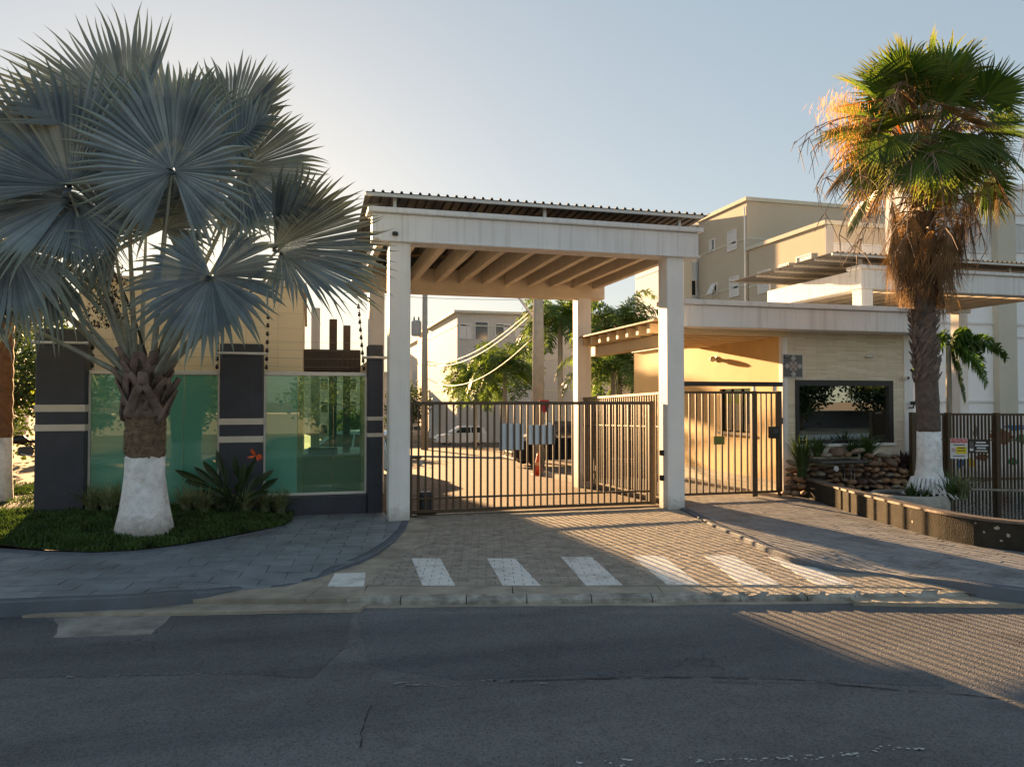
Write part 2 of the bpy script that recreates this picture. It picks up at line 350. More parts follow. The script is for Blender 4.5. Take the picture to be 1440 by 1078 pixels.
def brickmat(name, c1, c2, mortar, bw, bh, msize, bumpd, axis, rough=.85, offs=.5, nz=.25):
    m, n, l, p = newmat(name); vec = coords(n, l)
    mp = n.new('ShaderNodeMapping')
    if axis == 'xz': mp.inputs['Rotation'].default_value = (math.pi/2, 0, 0)
    if axis == 'yz': mp.inputs['Rotation'].default_value = (math.pi/2, 0, math.pi/2)
    l.new(vec, mp.inputs['Vector'])
    if axis != 'xy':
        sx = n.new('ShaderNodeSeparateXYZ'); l.new(vec, sx.inputs[0]); cx = n.new('ShaderNodeCombineXYZ')
        l.new(sx.outputs['X' if axis == 'xz' else 'Y'], cx.inputs[0]); l.new(sx.outputs['Z'], cx.inputs[1]); vv = cx.outputs[0]
    else: vv = vec
    b = n.new('ShaderNodeTexBrick'); b.inputs['Scale'].default_value = 1; b.inputs['Brick Width'].default_value = bw; b.inputs['Row Height'].default_value = bh
    b.inputs['Mortar Size'].default_value = msize; b.inputs['Color1'].default_value = c1; b.inputs['Color2'].default_value = c2; b.inputs['Mortar'].default_value = mortar; b.offset = offs
    l.new(vv, b.inputs['Vector'])
    cc = mixc(n, l, 1.0, b.outputs['Color'], ramp(n, l, noise_node(n, l, vec, 3, 5), [(.25, (1-nz,)*3+(1,)), (.75, (1,)*3+(1,))]), 'MULTIPLY')
    l.new(cc, p.inputs['Base Color']); p.inputs['Roughness'].default_value = rough; p.inputs['Specular IOR Level'].default_value = .15
    inv = n.new('ShaderNodeMath'); inv.operation = 'SUBTRACT'; inv.inputs[0].default_value = 1; l.new(b.outputs['Fac'], inv.inputs[1])
    hh = n.new('ShaderNodeMath'); hh.operation = 'ADD'; l.new(inv.outputs[0], hh.inputs[0])
    sp = n.new('ShaderNodeMath'); sp.operation = 'MULTIPLY'; sp.inputs[1].default_value = .6; l.new(b.outputs['Color'], sp.inputs[0]); l.new(sp.outputs[0], hh.inputs[1])
    l.new(bump(n, l, hh.outputs[0], .8, bumpd, bump(n, l, noise_node(n, l, vec, 40, 3), .2, .01)), p.inputs['Normal']); return m
M_drive = brickmat('inner_paving', (.25, .185, .13, 1), (.17, .125, .09, 1), (.06, .05, .04, 1), .24, .12, .012, .01, 'xy')
M_strip = brickmat('stone_strips', (.90, .83, .67, 1), (.76, .68, .51, 1), (.50, .43, .31, 1), .55, .045, .003, .008, 'xz', nz=.12)
M_tile = brickmat('cream_tiles', (.84, .73, .53, 1), (.80, .69, .49, 1), (.62, .53, .38, 1), .6, .3, .004, .002, 'xz', offs=0, nz=.06)
# --- foliage
M_bis = leafmat('silver_palm_leaf', (.185, .235, .265, 1), tip=(.24, .27, .18, 1), tr=.012, rough=.45, var=.3)
M_bisp = plain('silver_petiole', (.27, .29, .24, 1), .6, .25, 8, .3, 60, stain=(.14, .11, .07, 1), stain_amt=.5)
M_boot = plain('leaf_boot', (.20, .15, .125, 1), .85, .35, 7, .7, 40, stain=(.08, .055, .04, 1), stain_amt=.8)
M_was = leafmat('fan_palm_leaf', (.075, .135, .025, 1), tip=(.20, .19, .05, 1), tr=.40, rough=.45)
M_dead = leafmat('dead_palm_leaf', (.20, .125, .065, 1), tr=.2, rough=.8, var=.4, sc=4, objvar=.4)
M_stalk = plain('dry_stalk', (.26, .19, .14, 1), .8, .3, 10, 0)
M_orange = leafmat('orange_flower', (.48, .27, .10, 1), tr=.45, rough=.7, objvar=.1)
M_pinn = leafmat('feather_palm_leaf', (.085, .14, .030, 1), tr=.50, rough=.45)
M_pinn2 = leafmat('foxtail_leaf', (.070, .14, .025, 1), tr=.40, rough=.45)
M_tree = leafmat('tree_leaf', (.045, .075, .020, 1), tr=.30, rough=.5)
M_dark = leafmat('dark_leaf', (.030, .055, .022, 1), tr=.2, rough=.35)
M_grassl = leafmat('grass_leaf', (.045, .085, .018, 1), tr=.25, rough=.5, var=.5, sc=3)
M_lir = leafmat('strap_leaf', (.22, .25, .14, 1), tr=.25, rough=.5, var=.5, sc=20)
M_reed = leafmat('reed_leaf', (.055, .095, .030, 1), tr=.3, rough=.45, var=.4, sc=12)
M_burg = leafmat('burgundy_leaf', (.05, .03, .035, 1), tr=.15, rough=.4)
M_twig = plain('tree_bark', (.11, .085, .06, 1), .9, .3, 8, .5, 20)
M_strel = plain('strelitzia_flower', (.80, .12, .02, 1), .5, .2, 20, 0)
def rockmat():
    m, n, l, p = newmat('fountain_rock'); vec = coords(n, l)
    oi = n.new('ShaderNodeObjectInfo')
    c = ramp(n, l, oi.outputs['Random'], [(0, (.10, .06, .045, 1)), (.3, (.22, .13, .08, 1)), (.55, (.34, .20, .11, 1)), (.75, (.42, .22, .10, 1)), (.9, (.30, .24, .18, 1)), (1, (.45, .40, .32, 1))])
    c = mixc(n, l, .8, c, ramp(n, l, noise_node(n, l, vec, 14, 5), [(.3, (.5,)*3+(1,)), (.7, (1,)*3+(1,))]), 'MULTIPLY')
    l.new(c, p.inputs['Base Color']); p.inputs['Roughness'].default_value = .65
    l.new(bump(n, l, noise_node(n, l, vec, 22, 5), .6, .03), p.inputs['Normal']); return m
M_rock = rockmat()
M_glass = glassmat('green_glass', (.62, .82, .70, 1), .5, .0, (.16, .52, .41, 1), .50)
M_glassclear = glassmat('green_glass_clear', (.66, .84, .70, 1), .6, .0, (.10, .40, .28, 1), .12)
M_glasswin = glassmat('clear_glass', (.85, .9, .88, 1), .6)
def mirrormat(name, refl, dark):
    m, n, l, p = newmat(name); n.remove(p)
    d = n.new('ShaderNodeBsdfDiffuse'); d.inputs[0].default_value = dark
    g = n.new('ShaderNodeBsdfGlossy'); g.inputs['Roughness'].default_value = .0; g.inputs[0].default_value = (.85, .92, .95, 1)
    mx = n.new('ShaderNodeMixShader'); mx.inputs[0].default_value = refl
    l.new(d.outputs[0], mx.inputs[1]); l.new(g.outputs[0], mx.inputs[2]); l.new(mx.outputs[0], n['Material Output'].inputs[0]); return m
M_mirror = mirrormat('reflective_film_glass', .5, (.004, .005, .006, 1))
M_blind = plain('dark_room', (.02, .018, .015, 1), .8, .1, 4, 0)
# ================================================================== GROUND
R0 = Vector((.53, 8.75)); RU = Vector((.9736, -.2284)); RV = Vector((.2284, .9736))
ROADZ = -.17
def rv(x, y): return (x-R0.x)*RV.x + (y-R0.y)*RV.y
def ru(x, y): return (x-R0.x)*RU.x + (y-R0.y)*RU.y
def ruv(u, v): return R0 + RU*u + RV*v
def clamp(a, lo=0., hi=1.): return max(lo, min(hi, a))
def sstep(t): t = clamp(t); return t*t*(3-2*t)
def zd(x, y): return -.09 + .09*clamp(rv(x, y)/4.5) + (zi(y) if y > 14.3 else 0)
def PF(px, py, zf):
    z = 0.
    for _ in range(12): p = PZ(px, py, z); z = zf(p.x, p.y)
    return Vector((p.x, p.y, z))
RAMP_L = PZ(402, 824, -.08); RAMP_R = PZ(1243, 806, -.055)
def zs(x, y): return .0 - .085*sstep(1.25 - math.hypot(x-RAMP_L.x, y-RAMP_L.y)/1.0)          # left pavement
def zr(x, y): return .03 - .085*sstep(1.15 - math.hypot(x-RAMP_R.x, y-RAMP_R.y)/1.0)          # right pavement
def zl(x, y): return .02 + clamp((y-11.2)*.06, 0, .25)*clamp(-x/2.2) if y < 16 else .02+.25*clamp(-x/2.2)
# terrain reaching the horizon
m = MB(); ys = [-900, -60, 14.3, 30, 60, 120, 300, 900]; xs = [-900, -100, -30, 0, 30, 100, 900]
def tz(y): return -.36 + (-SLOPE*max(0, min(y, 64)-14.3))
g = [[m.vert((x, y, tz(y))) for x in xs] for y in ys]
for a in range(len(ys)-1):
    for b in range(len(xs)-1): m.face(g[a][b], g[a][b+1], g[a+1][b+1], g[a+1][b])
m.build('ground', M_terrain, kind='structure', origin=(0, 0, -.36))
# road
m = MB(); A = [ruv(-120, -9.2), ruv(120, -9.2), ruv(120, .12), ruv(-120, .12)]
m.prism([(p.x, p.y) for p in A], -.32, ROADZ); road = m.build('road', M_asph, kind='structure')
def sheet(name, pix, z, mat, parent, jit=.0, thick=.02):
    pts = [PZ(px, py, z) for px, py in pix]; q = []
    for k in range(len(pts)):                            # break long edges so outlines look worn
        a = pts[k]; b = pts[(k+1) % len(pts)]; n = max(1, int((b-a).length/.12)) if jit else 1
        for j in range(n):
            p = a.lerp(b, j/n); q.append((p.x+random.uniform(-jit, jit), p.y+random.uniform(-jit, jit)))
    mm = MB(); mm.prism(q, z-thick, z); return mm.build(name, mat, parent)
sheet('asphalt_patch', [(-140, 866), (60, 864), (80, 878), (72, 897), (150, 895), (216, 892), (243, 864), (495, 861), (488, 905), (440, 952), (322, 946), (100, 951), (-140, 955)], ROADZ+.004, M_asph2, road, .012)
sheet('worn_concrete_patch', [(66, 862), (140, 858), (290, 857), (243, 863), (216, 891), (150, 894), (74, 896), (82, 878)], ROADZ+.006, plain('worn_patch', (.25, .235, .21, 1), .9, .35, 4, .5, 40, stain=(.13, .13, .13, 1), stain_amt=.9), road, .03)
sheet('asphalt_patch', [(500, 863), (900, 862), (1080, 864), (1180, 912), (1330, 965), (1080, 952), (800, 948), (640, 956), (520, 935)], ROADZ+.003, asphalt('asphalt_old', (.122, .128, .140, 1), .16), road, .02)
def scuff(pix, w, mat, name='scuffed_line'):
    pts = [PZ(a, b, ROADZ+.007) for a, b in pix]; P = []
    for k in range(len(pts)-1):
        n = max(1, int((pts[k+1]-pts[k]).length/.07))
        for j in range(n): P.append(pts[k].lerp(pts[k+1], j/n))
    mm = MB(); d = (pts[-1]-pts[0]).normalized(); sd = Vector((-d.y, d.x, 0)); prev = None
    if name == 'crack':
        for p in P:
            c = p + sd*random.uniform(-.012, .012); ww = w*random.uniform(.15, 1.0)
            cur = (mm.vert(c+sd*ww), mm.vert(c-sd*ww))
            if prev and random.random() > .12: mm.face(prev[1], cur[1], cur[0], prev[0])
            prev = cur
    else:                                                # loose flecks of paint and chalk
        for p in P:
            for q in range(3):
                c = p + sd*random.gauss(0, w*1.1) + d*random.uniform(-.04, .04); r_ = random.uniform(.004, .022)*(1 if random.random() > .15 else 2)
                mm.poly([c+d*(r_*random.uniform(.5, 1.4)*math.cos(k*1.2566))+sd*(r_*random.uniform(.3, .8)*math.sin(k*1.2566)) for k in range(5)])
    mm.build(name, mat, road)
scuff([(100, 951), (210, 947), (320, 946)], .012, M_crackw)
scuff([(552, 962), (640, 963), (690, 956), (775, 960)], .020, M_crackw)
scuff([(978, 1069), (1090, 1066), (1210, 1060), (1240, 1051), (1305, 1050)], .018, flat('chalky_line', (.42, .42, .41, 1), .8))
scuff([(820, 1072), (850, 1073), (905, 1070)], .03, flat('chalky_line_b', (.5, .5, .49, 1), .8))
scuff([(716, 957), (850, 953), (1000, 951), (1120, 955), (1250, 968), (1440, 983)], .010, flat('tar_crack', (.012, .012, .013, 1), .9), 'crack')
scuff([(1000, 958), (1120, 960), (1230, 965)], .006, MATS['tar_crack'], 'crack')
scuff([(505, 1050), (512, 1010), (525, 985)], .006, MATS['tar_crack'], 'crack')

# ---- paving helper: rectangles clipped to an outline
def clip_rect(poly, o, ax, ay, x0, x1, y0, y1):
    P = [((p[0]-o[0])*ax[0]+(p[1]-o[1])*ax[1], (p[0]-o[0])*ay[0]+(p[1]-o[1])*ay[1]) for p in poly]
    for i, lim, sg in ((0, x0, 1), (0, x1, -1), (1, y0, 1), (1, y1, -1)):
        out = []
        for k in range(len(P)):
            a = P[k]; b = P[(k+1) % len(P)]; da = (a[i]-lim)*sg; db = (b[i]-lim)*sg
            if da >= 0: out.append(a)
            if da*db < 0: t = da/(da-db); out.append((a[0]+(b[0]-a[0])*t, a[1]+(b[1]-a[1])*t))
        P = out
        if len(P) < 3: return None
    q = []
    for p in P:
        if not q or math.hypot(p[0]-q[-1][0], p[1]-q[-1][1]) > .004: q.append(p)
    if len(q) > 2 and math.hypot(q[0][0]-q[-1][0], q[0][1]-q[-1][1]) < .004: q.pop()
    if len(q) < 3: return None
    ar = abs(sum(q[k][0]*q[(k+1) % len(q)][1]-q[(k+1) % len(q)][0]*q[k][1] for k in range(len(q))))/2
    if ar < .0012: return None
    return [(o[0]+p[0]*ax[0]+p[1]*ay[0], o[1]+p[0]*ax[1]+p[1]*ay[1]) for p in q]
def pave(poly, bw, bh, ang, gap):
    ax = (math.cos(ang), math.sin(ang)); ay = (-ax[1], ax[0]); o = poly[0]
    X = [(p[0]-o[0])*ax[0]+(p[1]-o[1])*ax[1] for p in poly]; Y = [(p[0]-o[0])*ay[0]+(p[1]-o[1])*ay[1] for p in poly]
    out = []
    for r in range(int(math.floor(min(Y)/bh)), int(math.ceil(max(Y)/bh))):
        off = (r % 2)*bw/2
        for c in range(int(math.floor((min(X)-off)/bw)), int(math.ceil((max(X)-off)/bw))):
            q = clip_rect(poly, o, ax, ay, off+c*bw+gap/2, off+(c+1)*bw-gap/2, r*bh+gap/2, (r+1)*bh-gap/2)
            if q: out.append(q)
    return out
def lay(parent, name, pieces, zf, mat, massmat, jit, limit=300, visible=None, sides=.03):
    def key(q):
        cx = sum(p[0] for p in q)/len(q); cy = sum(p[1] for p in q)/len(q); d = Vector((cx, cy, 0)).dot(FH); r = Vector((cx, cy, 0)).dot(RT)
        return d if abs(r/d) < .69 else d+1000
    pieces = sorted(pieces, key=key); mass = MB()
    for i, q in enumerate(pieces):
        dz = random.uniform(-jit, jit); tx = random.uniform(-jit, jit)*3; ty = random.uniform(-jit, jit)*3
        cx = sum(p[0] for p in q)/len(q); cy = sum(p[1] for p in q)/len(q)
        top = lambda x, y: zf(x, y)+dz+(x-cx)*tx+(y-cy)*ty
        if i < limit and key(q) < 900:
            b = MB(); b.prism(q, lambda x, y: zf(x, y)-sides, top); b.build(name, mat, parent)
        else: mass.prism(q, lambda x, y: zf(x, y)-sides, top)
    if mass.v: mass.build(name+'_field', massmat, parent, kind='stuff')
def xy(pts): return [(p.x, p.y) for p in pts]
def base_sheet(name, poly, zf, dz, mat, n=None):         # bed under paving, follows the slope piece by piece
    m = MB()
    for q in pave(poly, .16, .16, 0, 0): 
        m.poly([(x, y, zf(x, y)+dz) for x, y in (q if sum(q[k][0]*q[(k+1) % len(q)][1]-q[(k+1) % len(q)][0]*q[k][1] for k in range(len(q))) > 0 else q[::-1])])
    return m
# ---- driveway
dl = [PF(a, b, zd) for a, b in ((604, 729), (606, 740), (592, 766), (546, 796), (515, 823))]
db = [PF(a, b, zd) for a, b in ((700, 823), (1000, 823), (1290, 825))]
dr = [PF(a, b, zd) for a, b in ((1240, 811), (1172, 801), (1120, 791), (1080, 776), (1040, 757), (1000, 740), (960, 718))]
drive_poly = xy(dl+db+dr)+[(6.9, 14.3), (1.8, 14.3)]
m = base_sheet('driveway', drive_poly, zd, -.012, M_joint)
driveway = m.build('driveway', M_joint, kind='structure')
pav = pave(drive_poly, .23, .115, R(-13.2), .007)
lay(driveway, 'paver', pav, zd, M_paver, M_pavers, .0022, 300)
# crosswalk bars painted over the pavers (joints stay open)
stripes = [[(579, 785), (619, 785), (640, 823), (594, 823)], [(685, 785), (724, 785), (760, 823), (707, 823)], [(789, 783), (832, 783), (876, 823), (824, 823)],
           [(888, 781), (932, 781), (985, 822), (938, 822)], [(990, 781), (1032, 781), (1098, 822), (1042, 822)], [(1080, 782), (1122, 786), (1200, 822), (1148, 822)]]
for st in stripes:
    P = xy([PF(a, b, zd) for a, b in st]); m = MB()
    for q in pav:
        # clip convex paver by convex stripe
        S = q
        area = sum(P[k][0]*P[(k+1) % 4][1]-P[(k+1) % 4][0]*P[k][1] for k in range(4)); sg = 1 if area > 0 else -1
        for k in range(4):
            a, b = P[k], P[(k+1) % 4]; out = []
            f = lambda p: sg*((b[0]-a[0])*(p[1]-a[1])-(b[1]-a[1])*(p[0]-a[0]))
            for j in range(len(S)):
                p, r_ = S[j], S[(j+1) % len(S)]; d0, d1 = f(p), f(r_)
                if d0 >= 0: out.append(p)
                if d0*d1 < 0: t = d0/(d0-d1); out.append((p[0]+(r_[0]-p[0])*t, p[1]+(r_[1]-p[1])*t))
            S = out
            if len(S) < 3: break
        if len(S) >= 3:
            a2 = sum(S[k][0]*S[(k+1) % len(S)][1]-S[(k+1) % len(S)][0]*S[k][1] for k in range(len(S)))
            if abs(a2) > .0008: m.prism(S, lambda x, y: zd(x, y)-.002, lambda x, y: zd(x, y)+.0045)
    m.build('crosswalk_bar', M_paint, driveway)
# concrete strip and old broken kerb along the road
m = MB(); cs = [PF(515, 826, zd), PF(1000, 826, zd), PF(1292, 828, zd)]
strip_top = [ruv(ru(cs[0].x, cs[0].y)+.02, rv(cs[0].x, cs[0].y)), ruv(13.5, .62)]
pieces = []
u0 = ru(cs[0].x, cs[0].y); vtop = max(rv(c.x, c.y) for c in cs)+.12
for k in range(7):
    a = u0+k*1.75; b = min(a+1.738, 13.6)
    q = [ruv(a, .16), ruv(b, .16), ruv(b, vtop), ruv(a, vtop)]
    mm = MB(); mm.prism(xy(q), -.3, lambda x, y: zd(x, y)-.007); mm.build('concrete_slab', M_apron, driveway)
u = u0-.15; k = 0
while u < 14:
    L = random.uniform(.55, 1.1); mm = MB(); n = 8
    for j in range(n):                                  # rough, chipped stones
        a = u+.006+(L-.012)*j/n; b = u+.006+(L-.012)*(j+1)/n; 
        if j == 0: pr = None
        def ring(t): 
            f = noise.noise((t*4.1, 3.3, 0)); h = -.088+.018*f+(.0 if random.random() > .2 else -.02); d = -.005+.03*noise.noise((t*5.3, 9.1, 0))
            return [mm.vert((*ruv(t, .15), -.3)), mm.vert((*ruv(t, d-.02), -.3)), mm.vert((*ruv(t, d), h-.03)), mm.vert((*ruv(t, d+.035), h)), mm.vert((*ruv(t, .15), -.088))]
        if pr is None: pr = ring(a); mm.face(*pr[::-1])
        cu = ring(b)
        for i in range(5): mm.face(pr[i], pr[(i+1) % 5], cu[(i+1) % 5], cu[i])
        pr = cu
    mm.face(*pr); mm.build('kerb_stone', M_oldkerb, driveway); u += L; k += 1
m = MB(); e = []
for j in range(80):
    t = u0-.4+j*.19; e.append((t, -.01)); 
low = [(t, -.10-.05*noise.noise((t*1.3, 5, 0))+.02*noise.noise((t*7, 5, 0))) for t, _ in e]
m.prism(xy([ruv(*p) for p in low]+[ruv(*p) for p in e[::-1]]), ROADZ-.02, ROADZ+.009); m.build('gutter_strip', M_apron, road)
# left apron of bare concrete between pavement and road
edgeL = [PF(a, b, zs) for a, b in ((-260, 858), (-120, 853), (0, 846), (100, 842), (200, 838), (290, 832), (335, 828), (402, 825), (450, 812), (478, 797), (505, 787), (530, 776), (555, 759), (570, 744), (576, 732), (577, 727))]
ap = [PF(a, b, zd) for a, b in ((604, 729), (606, 740), (592, 766), (546, 796), (515, 823))]
kl = [ruv(u0+.02, .02), ruv(u0-.5, .0), ruv(u0-1.2, .02), ruv(u0-2.0, .03), ruv(u0-3.2, .02), ruv(u0-4.2, .05), ruv(u0-7.5, .05)]
apron_poly = xy(edgeL[::-1]+[]) 
apron_poly = [(p.x, p.y) for p in edgeL[::-1]]+[(p.x, p.y) for p in kl[::-1]]+[(p.x, p.y) for p in ap[::-1]]
m = MB()
za = lambda x, y: zd(x, y)+.002
for q in pave(apron_poly, 1.4, 1.4, R(-20), .006): m.prism(q, -.3, za)
apron = m.build('concrete_apron', M_apron, kind='structure')
P4 = xy([PF(a, b, za) for a, b in ((471, 806), (514, 805), (512, 824), (460, 825))]); m = MB(); m.prism(P4, lambda x, y: za(x, y)-.01, lambda x, y: za(x, y)+.005); m.build('crosswalk_bar', M_paint, apron)
sheet('gutter_wedge', [(30, 864), (150, 848), (290, 836), (400, 828), (530, 838), (505, 856), (290, 860)], -.135, M_apron, road, .022, .06)
sheet('gutter_wedge', [(1180, 818), (1320, 820), (1440, 830), (1650, 848), (1650, 872), (1440, 849), (1290, 847), (1200, 846)], -.125, M_apron, road, .022, .06)
# ---- left pavement
lawn_edge = [PF(a, b, zs) for a, b in ((-260, 768), (-120, 771), (0, 774), (60, 778), (130, 780), (190, 777), (250, 770), (310, 760), (360, 750), (400, 741), (411, 733), (413, 722))]
pave_poly = xy(edgeL)+[(1.42, 13.72), (1.42, 14.86)]+[(lawn_edge[-1].x, 14.86)]+xy(lawn_edge[::-1])
m = base_sheet('pavement', pave_poly, zs, -.014, M_joint); pl = m.build('pavement', M_joint, kind='structure')
lay(pl, 'paving_slab', pave(pave_poly, .56, .28, R(-8), .010), zs, M_slab, M_slab, .0025, 300, sides=.02)
def kerb_strip(edge, zf, w, mat, parent, name='kerb', side=1, lift=.004, foot=-.3):
    pts = []
    for k in range(len(edge)-1):
        n = max(1, int((edge[k+1]-edge[k]).length/.25))
        for j in range(n): pts.append(edge[k].lerp(edge[k+1], j/n))
    pts.append(edge[-1]); mm = MB(); pr = None; mm.smooth = True
    for k, p in enumerate(pts):
        d = (pts[min(k+1, len(pts)-1)]-pts[max(k-1, 0)]); d.z = 0; d.normalize(); nn = Vector((-d.y, d.x, 0))*side
        z = zf(p.x, p.y)+lift; o = p-nn*.006; i = p+nn*w
        zz = zf(i.x, i.y)+lift
        cu = [mm.vert((o.x, o.y, foot)), mm.vert((o.x, o.y, z-.02)), mm.vert((o.x+nn.x*.02, o.y+nn.y*.02, z)), mm.vert((i.x, i.y, zz)), mm.vert((i.x, i.y, zz-.05))]
        if pr:
            for q in range(4): mm.face(pr[q], cu[q], cu[q+1], pr[q+1]) if side < 0 else mm.face(pr[q+1], cu[q+1], cu[q], pr[q])
        pr = cu
    return mm.build(name, mat, parent)
kerb_strip(edgeL, zs, .13, M_kerb, pl)
# ---- lawn
lawn_poly = xy(lawn_edge)+[(lawn_edge[-1].x, 14.84), (-3.9, 14.84), (-4.7, 15.4), (-5, 19), (-9, 21), (-16, 20), (-16, 12)]
m = base_sheet('lawn', lawn_poly, zl, -.01, M_soil); lawn = m.build('lawn', M_soil, kind='structure')
kerb_strip(lawn_edge, lambda x, y: .03, .09, M_kerb, pl, 'lawn_edging', 1, 0, -.05)
def inside(p, poly):
    c = False
    for k in range(len(poly)):
        x0, y0 = poly[k]; x1, y1 = poly[k-1]
        if (y0 > p[1]) != (y1 > p[1]) and p[0] < (x1-x0)*(p[1]-y0)/(y1-y0)+x0: c = not c
    return c
rg = random.Random(3); m = MB(); cnt = 0
bx0, bx1 = min(p[0] for p in lawn_poly), max(p[0] for p in lawn_poly); by0, by1 = min(p[1] for p in lawn_poly), max(p[1] for p in lawn_poly)
while cnt < 52000:
    x = rg.uniform(max(-9, bx0), bx1); y = rg.uniform(by0, by1)
    if not inside((x, y), lawn_poly): continue
    if x < -4.6 and y > 15 and noise.noise((x*.7, y*.7, 0)) < .12 and rg.random() < .93: continue     # bare earth behind the pillar
    cnt += 1; h = rg.uniform(.03, .075)*(1.2+.9*noise.noise((x*2.3, y*2.3, 1))); w = rg.uniform(.008, .018); a = rg.uniform(0, 6.28); z = zl(x, y)-.012
    dx, dy = math.cos(a)*w, math.sin(a)*w; lx, ly = rg.uniform(-.04, .04), rg.uniform(-.04, .04)
    i = [m.vert((x-dx, y-dy, z)), m.vert((x+dx, y+dy, z)), m.vert((x+dx*.8+lx*.6, y+dy*.8+ly*.6, z+h*.7)), m.vert((x+lx, y+ly, z+h))]
    m.face(*i)
m.build('grass', M_grassl, label='short dark green ground cover growing round the silver palm', cat='grass', kind='stuff')
m = MB(); m.prism([(-20, 14.5), (-4.7, 15.2), (-4.2, 22), (-4.2, 60), (-40, 60), (-40, 20)], -1.5, .03); m.build('earth_yard', M_earth, kind='structure')
# ---- right pavement
edgeR = [PF(a, b, zr) for a, b in ((958, 714), (1000, 736), (1040, 752), (1080, 770), (1120, 784), (1172, 797), (1240, 807), (1320, 814), (1380, 822), (1440, 829), (1600, 850), (1800, 870))]
pw_base = [PF(a, b, zr) for a, b in ((1106, 690), (1150, 705), (1200, 722), (1262, 741), (1320, 757), (1380, 769), (1440, 776), (1600, 788), (1800, 796))]
right_poly = xy(edgeR)+xy(pw_base[::-1])+[(10.2, 15.2), (10.2, 19), (7.3, 19), (7.3, 13.9)]
m = base_sheet('pavement', right_poly, zr, -.014, M_joint); pr_ = m.build('pavement', M_joint, kind='structure')
lay(pr_, 'paver', pave(right_poly, .26, .13, R(-70), .007), zr, M_slabr, M_slabr, .0025, 300, sides=.02)
kerb_strip(edgeR, zr, .13, M_kerb, pr_, side=1)
m = MB(); q = [edgeR[k] for k in range(5, 12)]
poly = xy([PF(1292, 826, zd)])+xy([ruv(13.6, .16), ruv(ru(q[-1].x, q[-1].y), .16)])+xy(q[::-1])+xy([PF(1172, 801, zd), PF(1240, 811, zd)])
for qq in pave(poly, 1.2, 1.2, R(-13), .006): m.prism(qq, -.3, za)
m.build('concrete_apron', M_apron, kind='structure')
# ---- drive behind the gate
m = MB(); ysq = [14.3+k*2.0 for k in range(30)]
for a, b in zip(ysq, ysq[1:]): m.quad((-4.2, a, zi(a)-.004), (40, a, zi(a)-.004), (40, b, zi(b)-.004), (-4.2, b, zi(b)-.004))
inner = m.build('inner_drive', M_drive, kind='structure')
m = MB()
for k in range(12):
    a = 14.4+k*.75; mm = MB(); mm.prism([(7.28, a), (7.43, a), (7.43, a+.742), (7.28, a+.742)], -1, lambda x, y: zi(y)+.13); mm.build('kerb_stone', M_concrete, inner)
pA, pB = PS(575, 637), PS(720, 652)
m = MB(); m.beam((pA.x-8, pA.y+2.5, zi(pA.y)-.03), (pB.x+9, pB.y-3.0, zi(pB.y)+.06), .3, .16); m.build('kerb', M_concrete, inner)
# pavement across the street, behind the viewer
m = MB(); m.prism(xy([ruv(-60, -9.25), ruv(60, -9.25), ruv(60, -13), ruv(-60, -13)][::-1]), -.4, -.05); m.build('pavement', M_concrete, kind='structure')
# ================================================================== ENTRANCE PORTICO
def column(parent, x0, y0, x1, y1, z0, z1, name='column', mat=None):
    m = MB(); m.bbox((x0, y0, z0), (x1, y1, z1), .015); return m.build(name, mat or M_white, parent)
def corrugated(parent, x0, x1, y0, y1, z, pitch=.17, amp=.022, slope=0.0, mat=None, name='roof_sheet'):
    m = MB(); xs = []; x = x0
    while x < x1: xs += [(x, 0), (x+pitch*.62, 0), (x+pitch*.72, amp*2), (x+pitch*.9, amp*2)]; x += pitch
    row = []
    for yy in (y0, (y0+y1)/2, y1):
        zz = z+slope*(yy-y0); row.append([(m.vert((a, yy, zz+h)), m.vert((a, yy, zz+h-.006))) for a, h in xs])
    for r in range(2):
        for k in range(len(xs)-1):
            a, b, c, d = row[r][k], row[r][k+1], row[r+1][k+1], row[r+1][k]
            m.face(a[0], b[0], c[0], d[0]); m.face(d[1], c[1], b[1], a[1])
    for k in range(len(xs)-1): m.face(row[0][k][1], row[0][k+1][1], row[0][k+1][0], row[0][k][0])
    return m.build(name, mat or M_zinc, parent)
YF, YB = 13.60, 18.75
P = thing('portico', 'tall white concrete portico with corrugated roof spanning the vehicle gate', 'portico', (4.3, 16, 0))
column(P, 1.39, YF, 1.77, YF+.40, -.05, 5.02); column(P, 6.86, YF, 7.23, YF+.40, -.02, 5.05)
column(P, 1.42, YB, 1.80, YB+.38, -.3, 4.86); column(P, 6.86, YB, 7.24, YB+.38, -.3, 4.96)
m = MB(); m.bbox((1.08, YF-.06, 5.02), (7.53, YF+.34, 5.50), .015); fb = m.build('front_beam', M_beam, P)
m = MB(); m.bbox((1.0, YF-.14, 5.503), (7.60, YF+.44, 5.60), .012); m.build('coping', M_beam, fb)
m = MB(); m.bbox((1.2, YF-.075, 5.0), (7.56, YF+.36, 5.05), .01); m.build('drip_edge', M_beam, fb)
m = MB(); m.bbox((1.0, YB-.02, 4.85), (7.62, YB+.42, 5.46), .015); m.build('back_beam', M_under, P)
for k in range(11):
    x = 1.30+k*.605
    m = MB(); m.beam((x, YF+.345, 5.28), (x, YB-.025, 5.28), .13, .34); m.build('rafter', M_under, P)
RF = corrugated(P, .95, 7.57, YF-.22, YB+.55, 5.83, .165, .02, -.055)
m = MB(); m.box((.95, YF-.20, 5.765), (7.56, YF-.15, 5.822)); m.build('roof_edge_rail', M_metalrail, RF)
for yy in (14.8, 16.2, 17.6, 18.9): zz = 5.83-.055*(yy+.06-YF+.22)-.008; m = MB(); m.box((.98, yy, zz-.06), (7.52, yy+.06, zz)); m.build('purlin', M_wood, P)
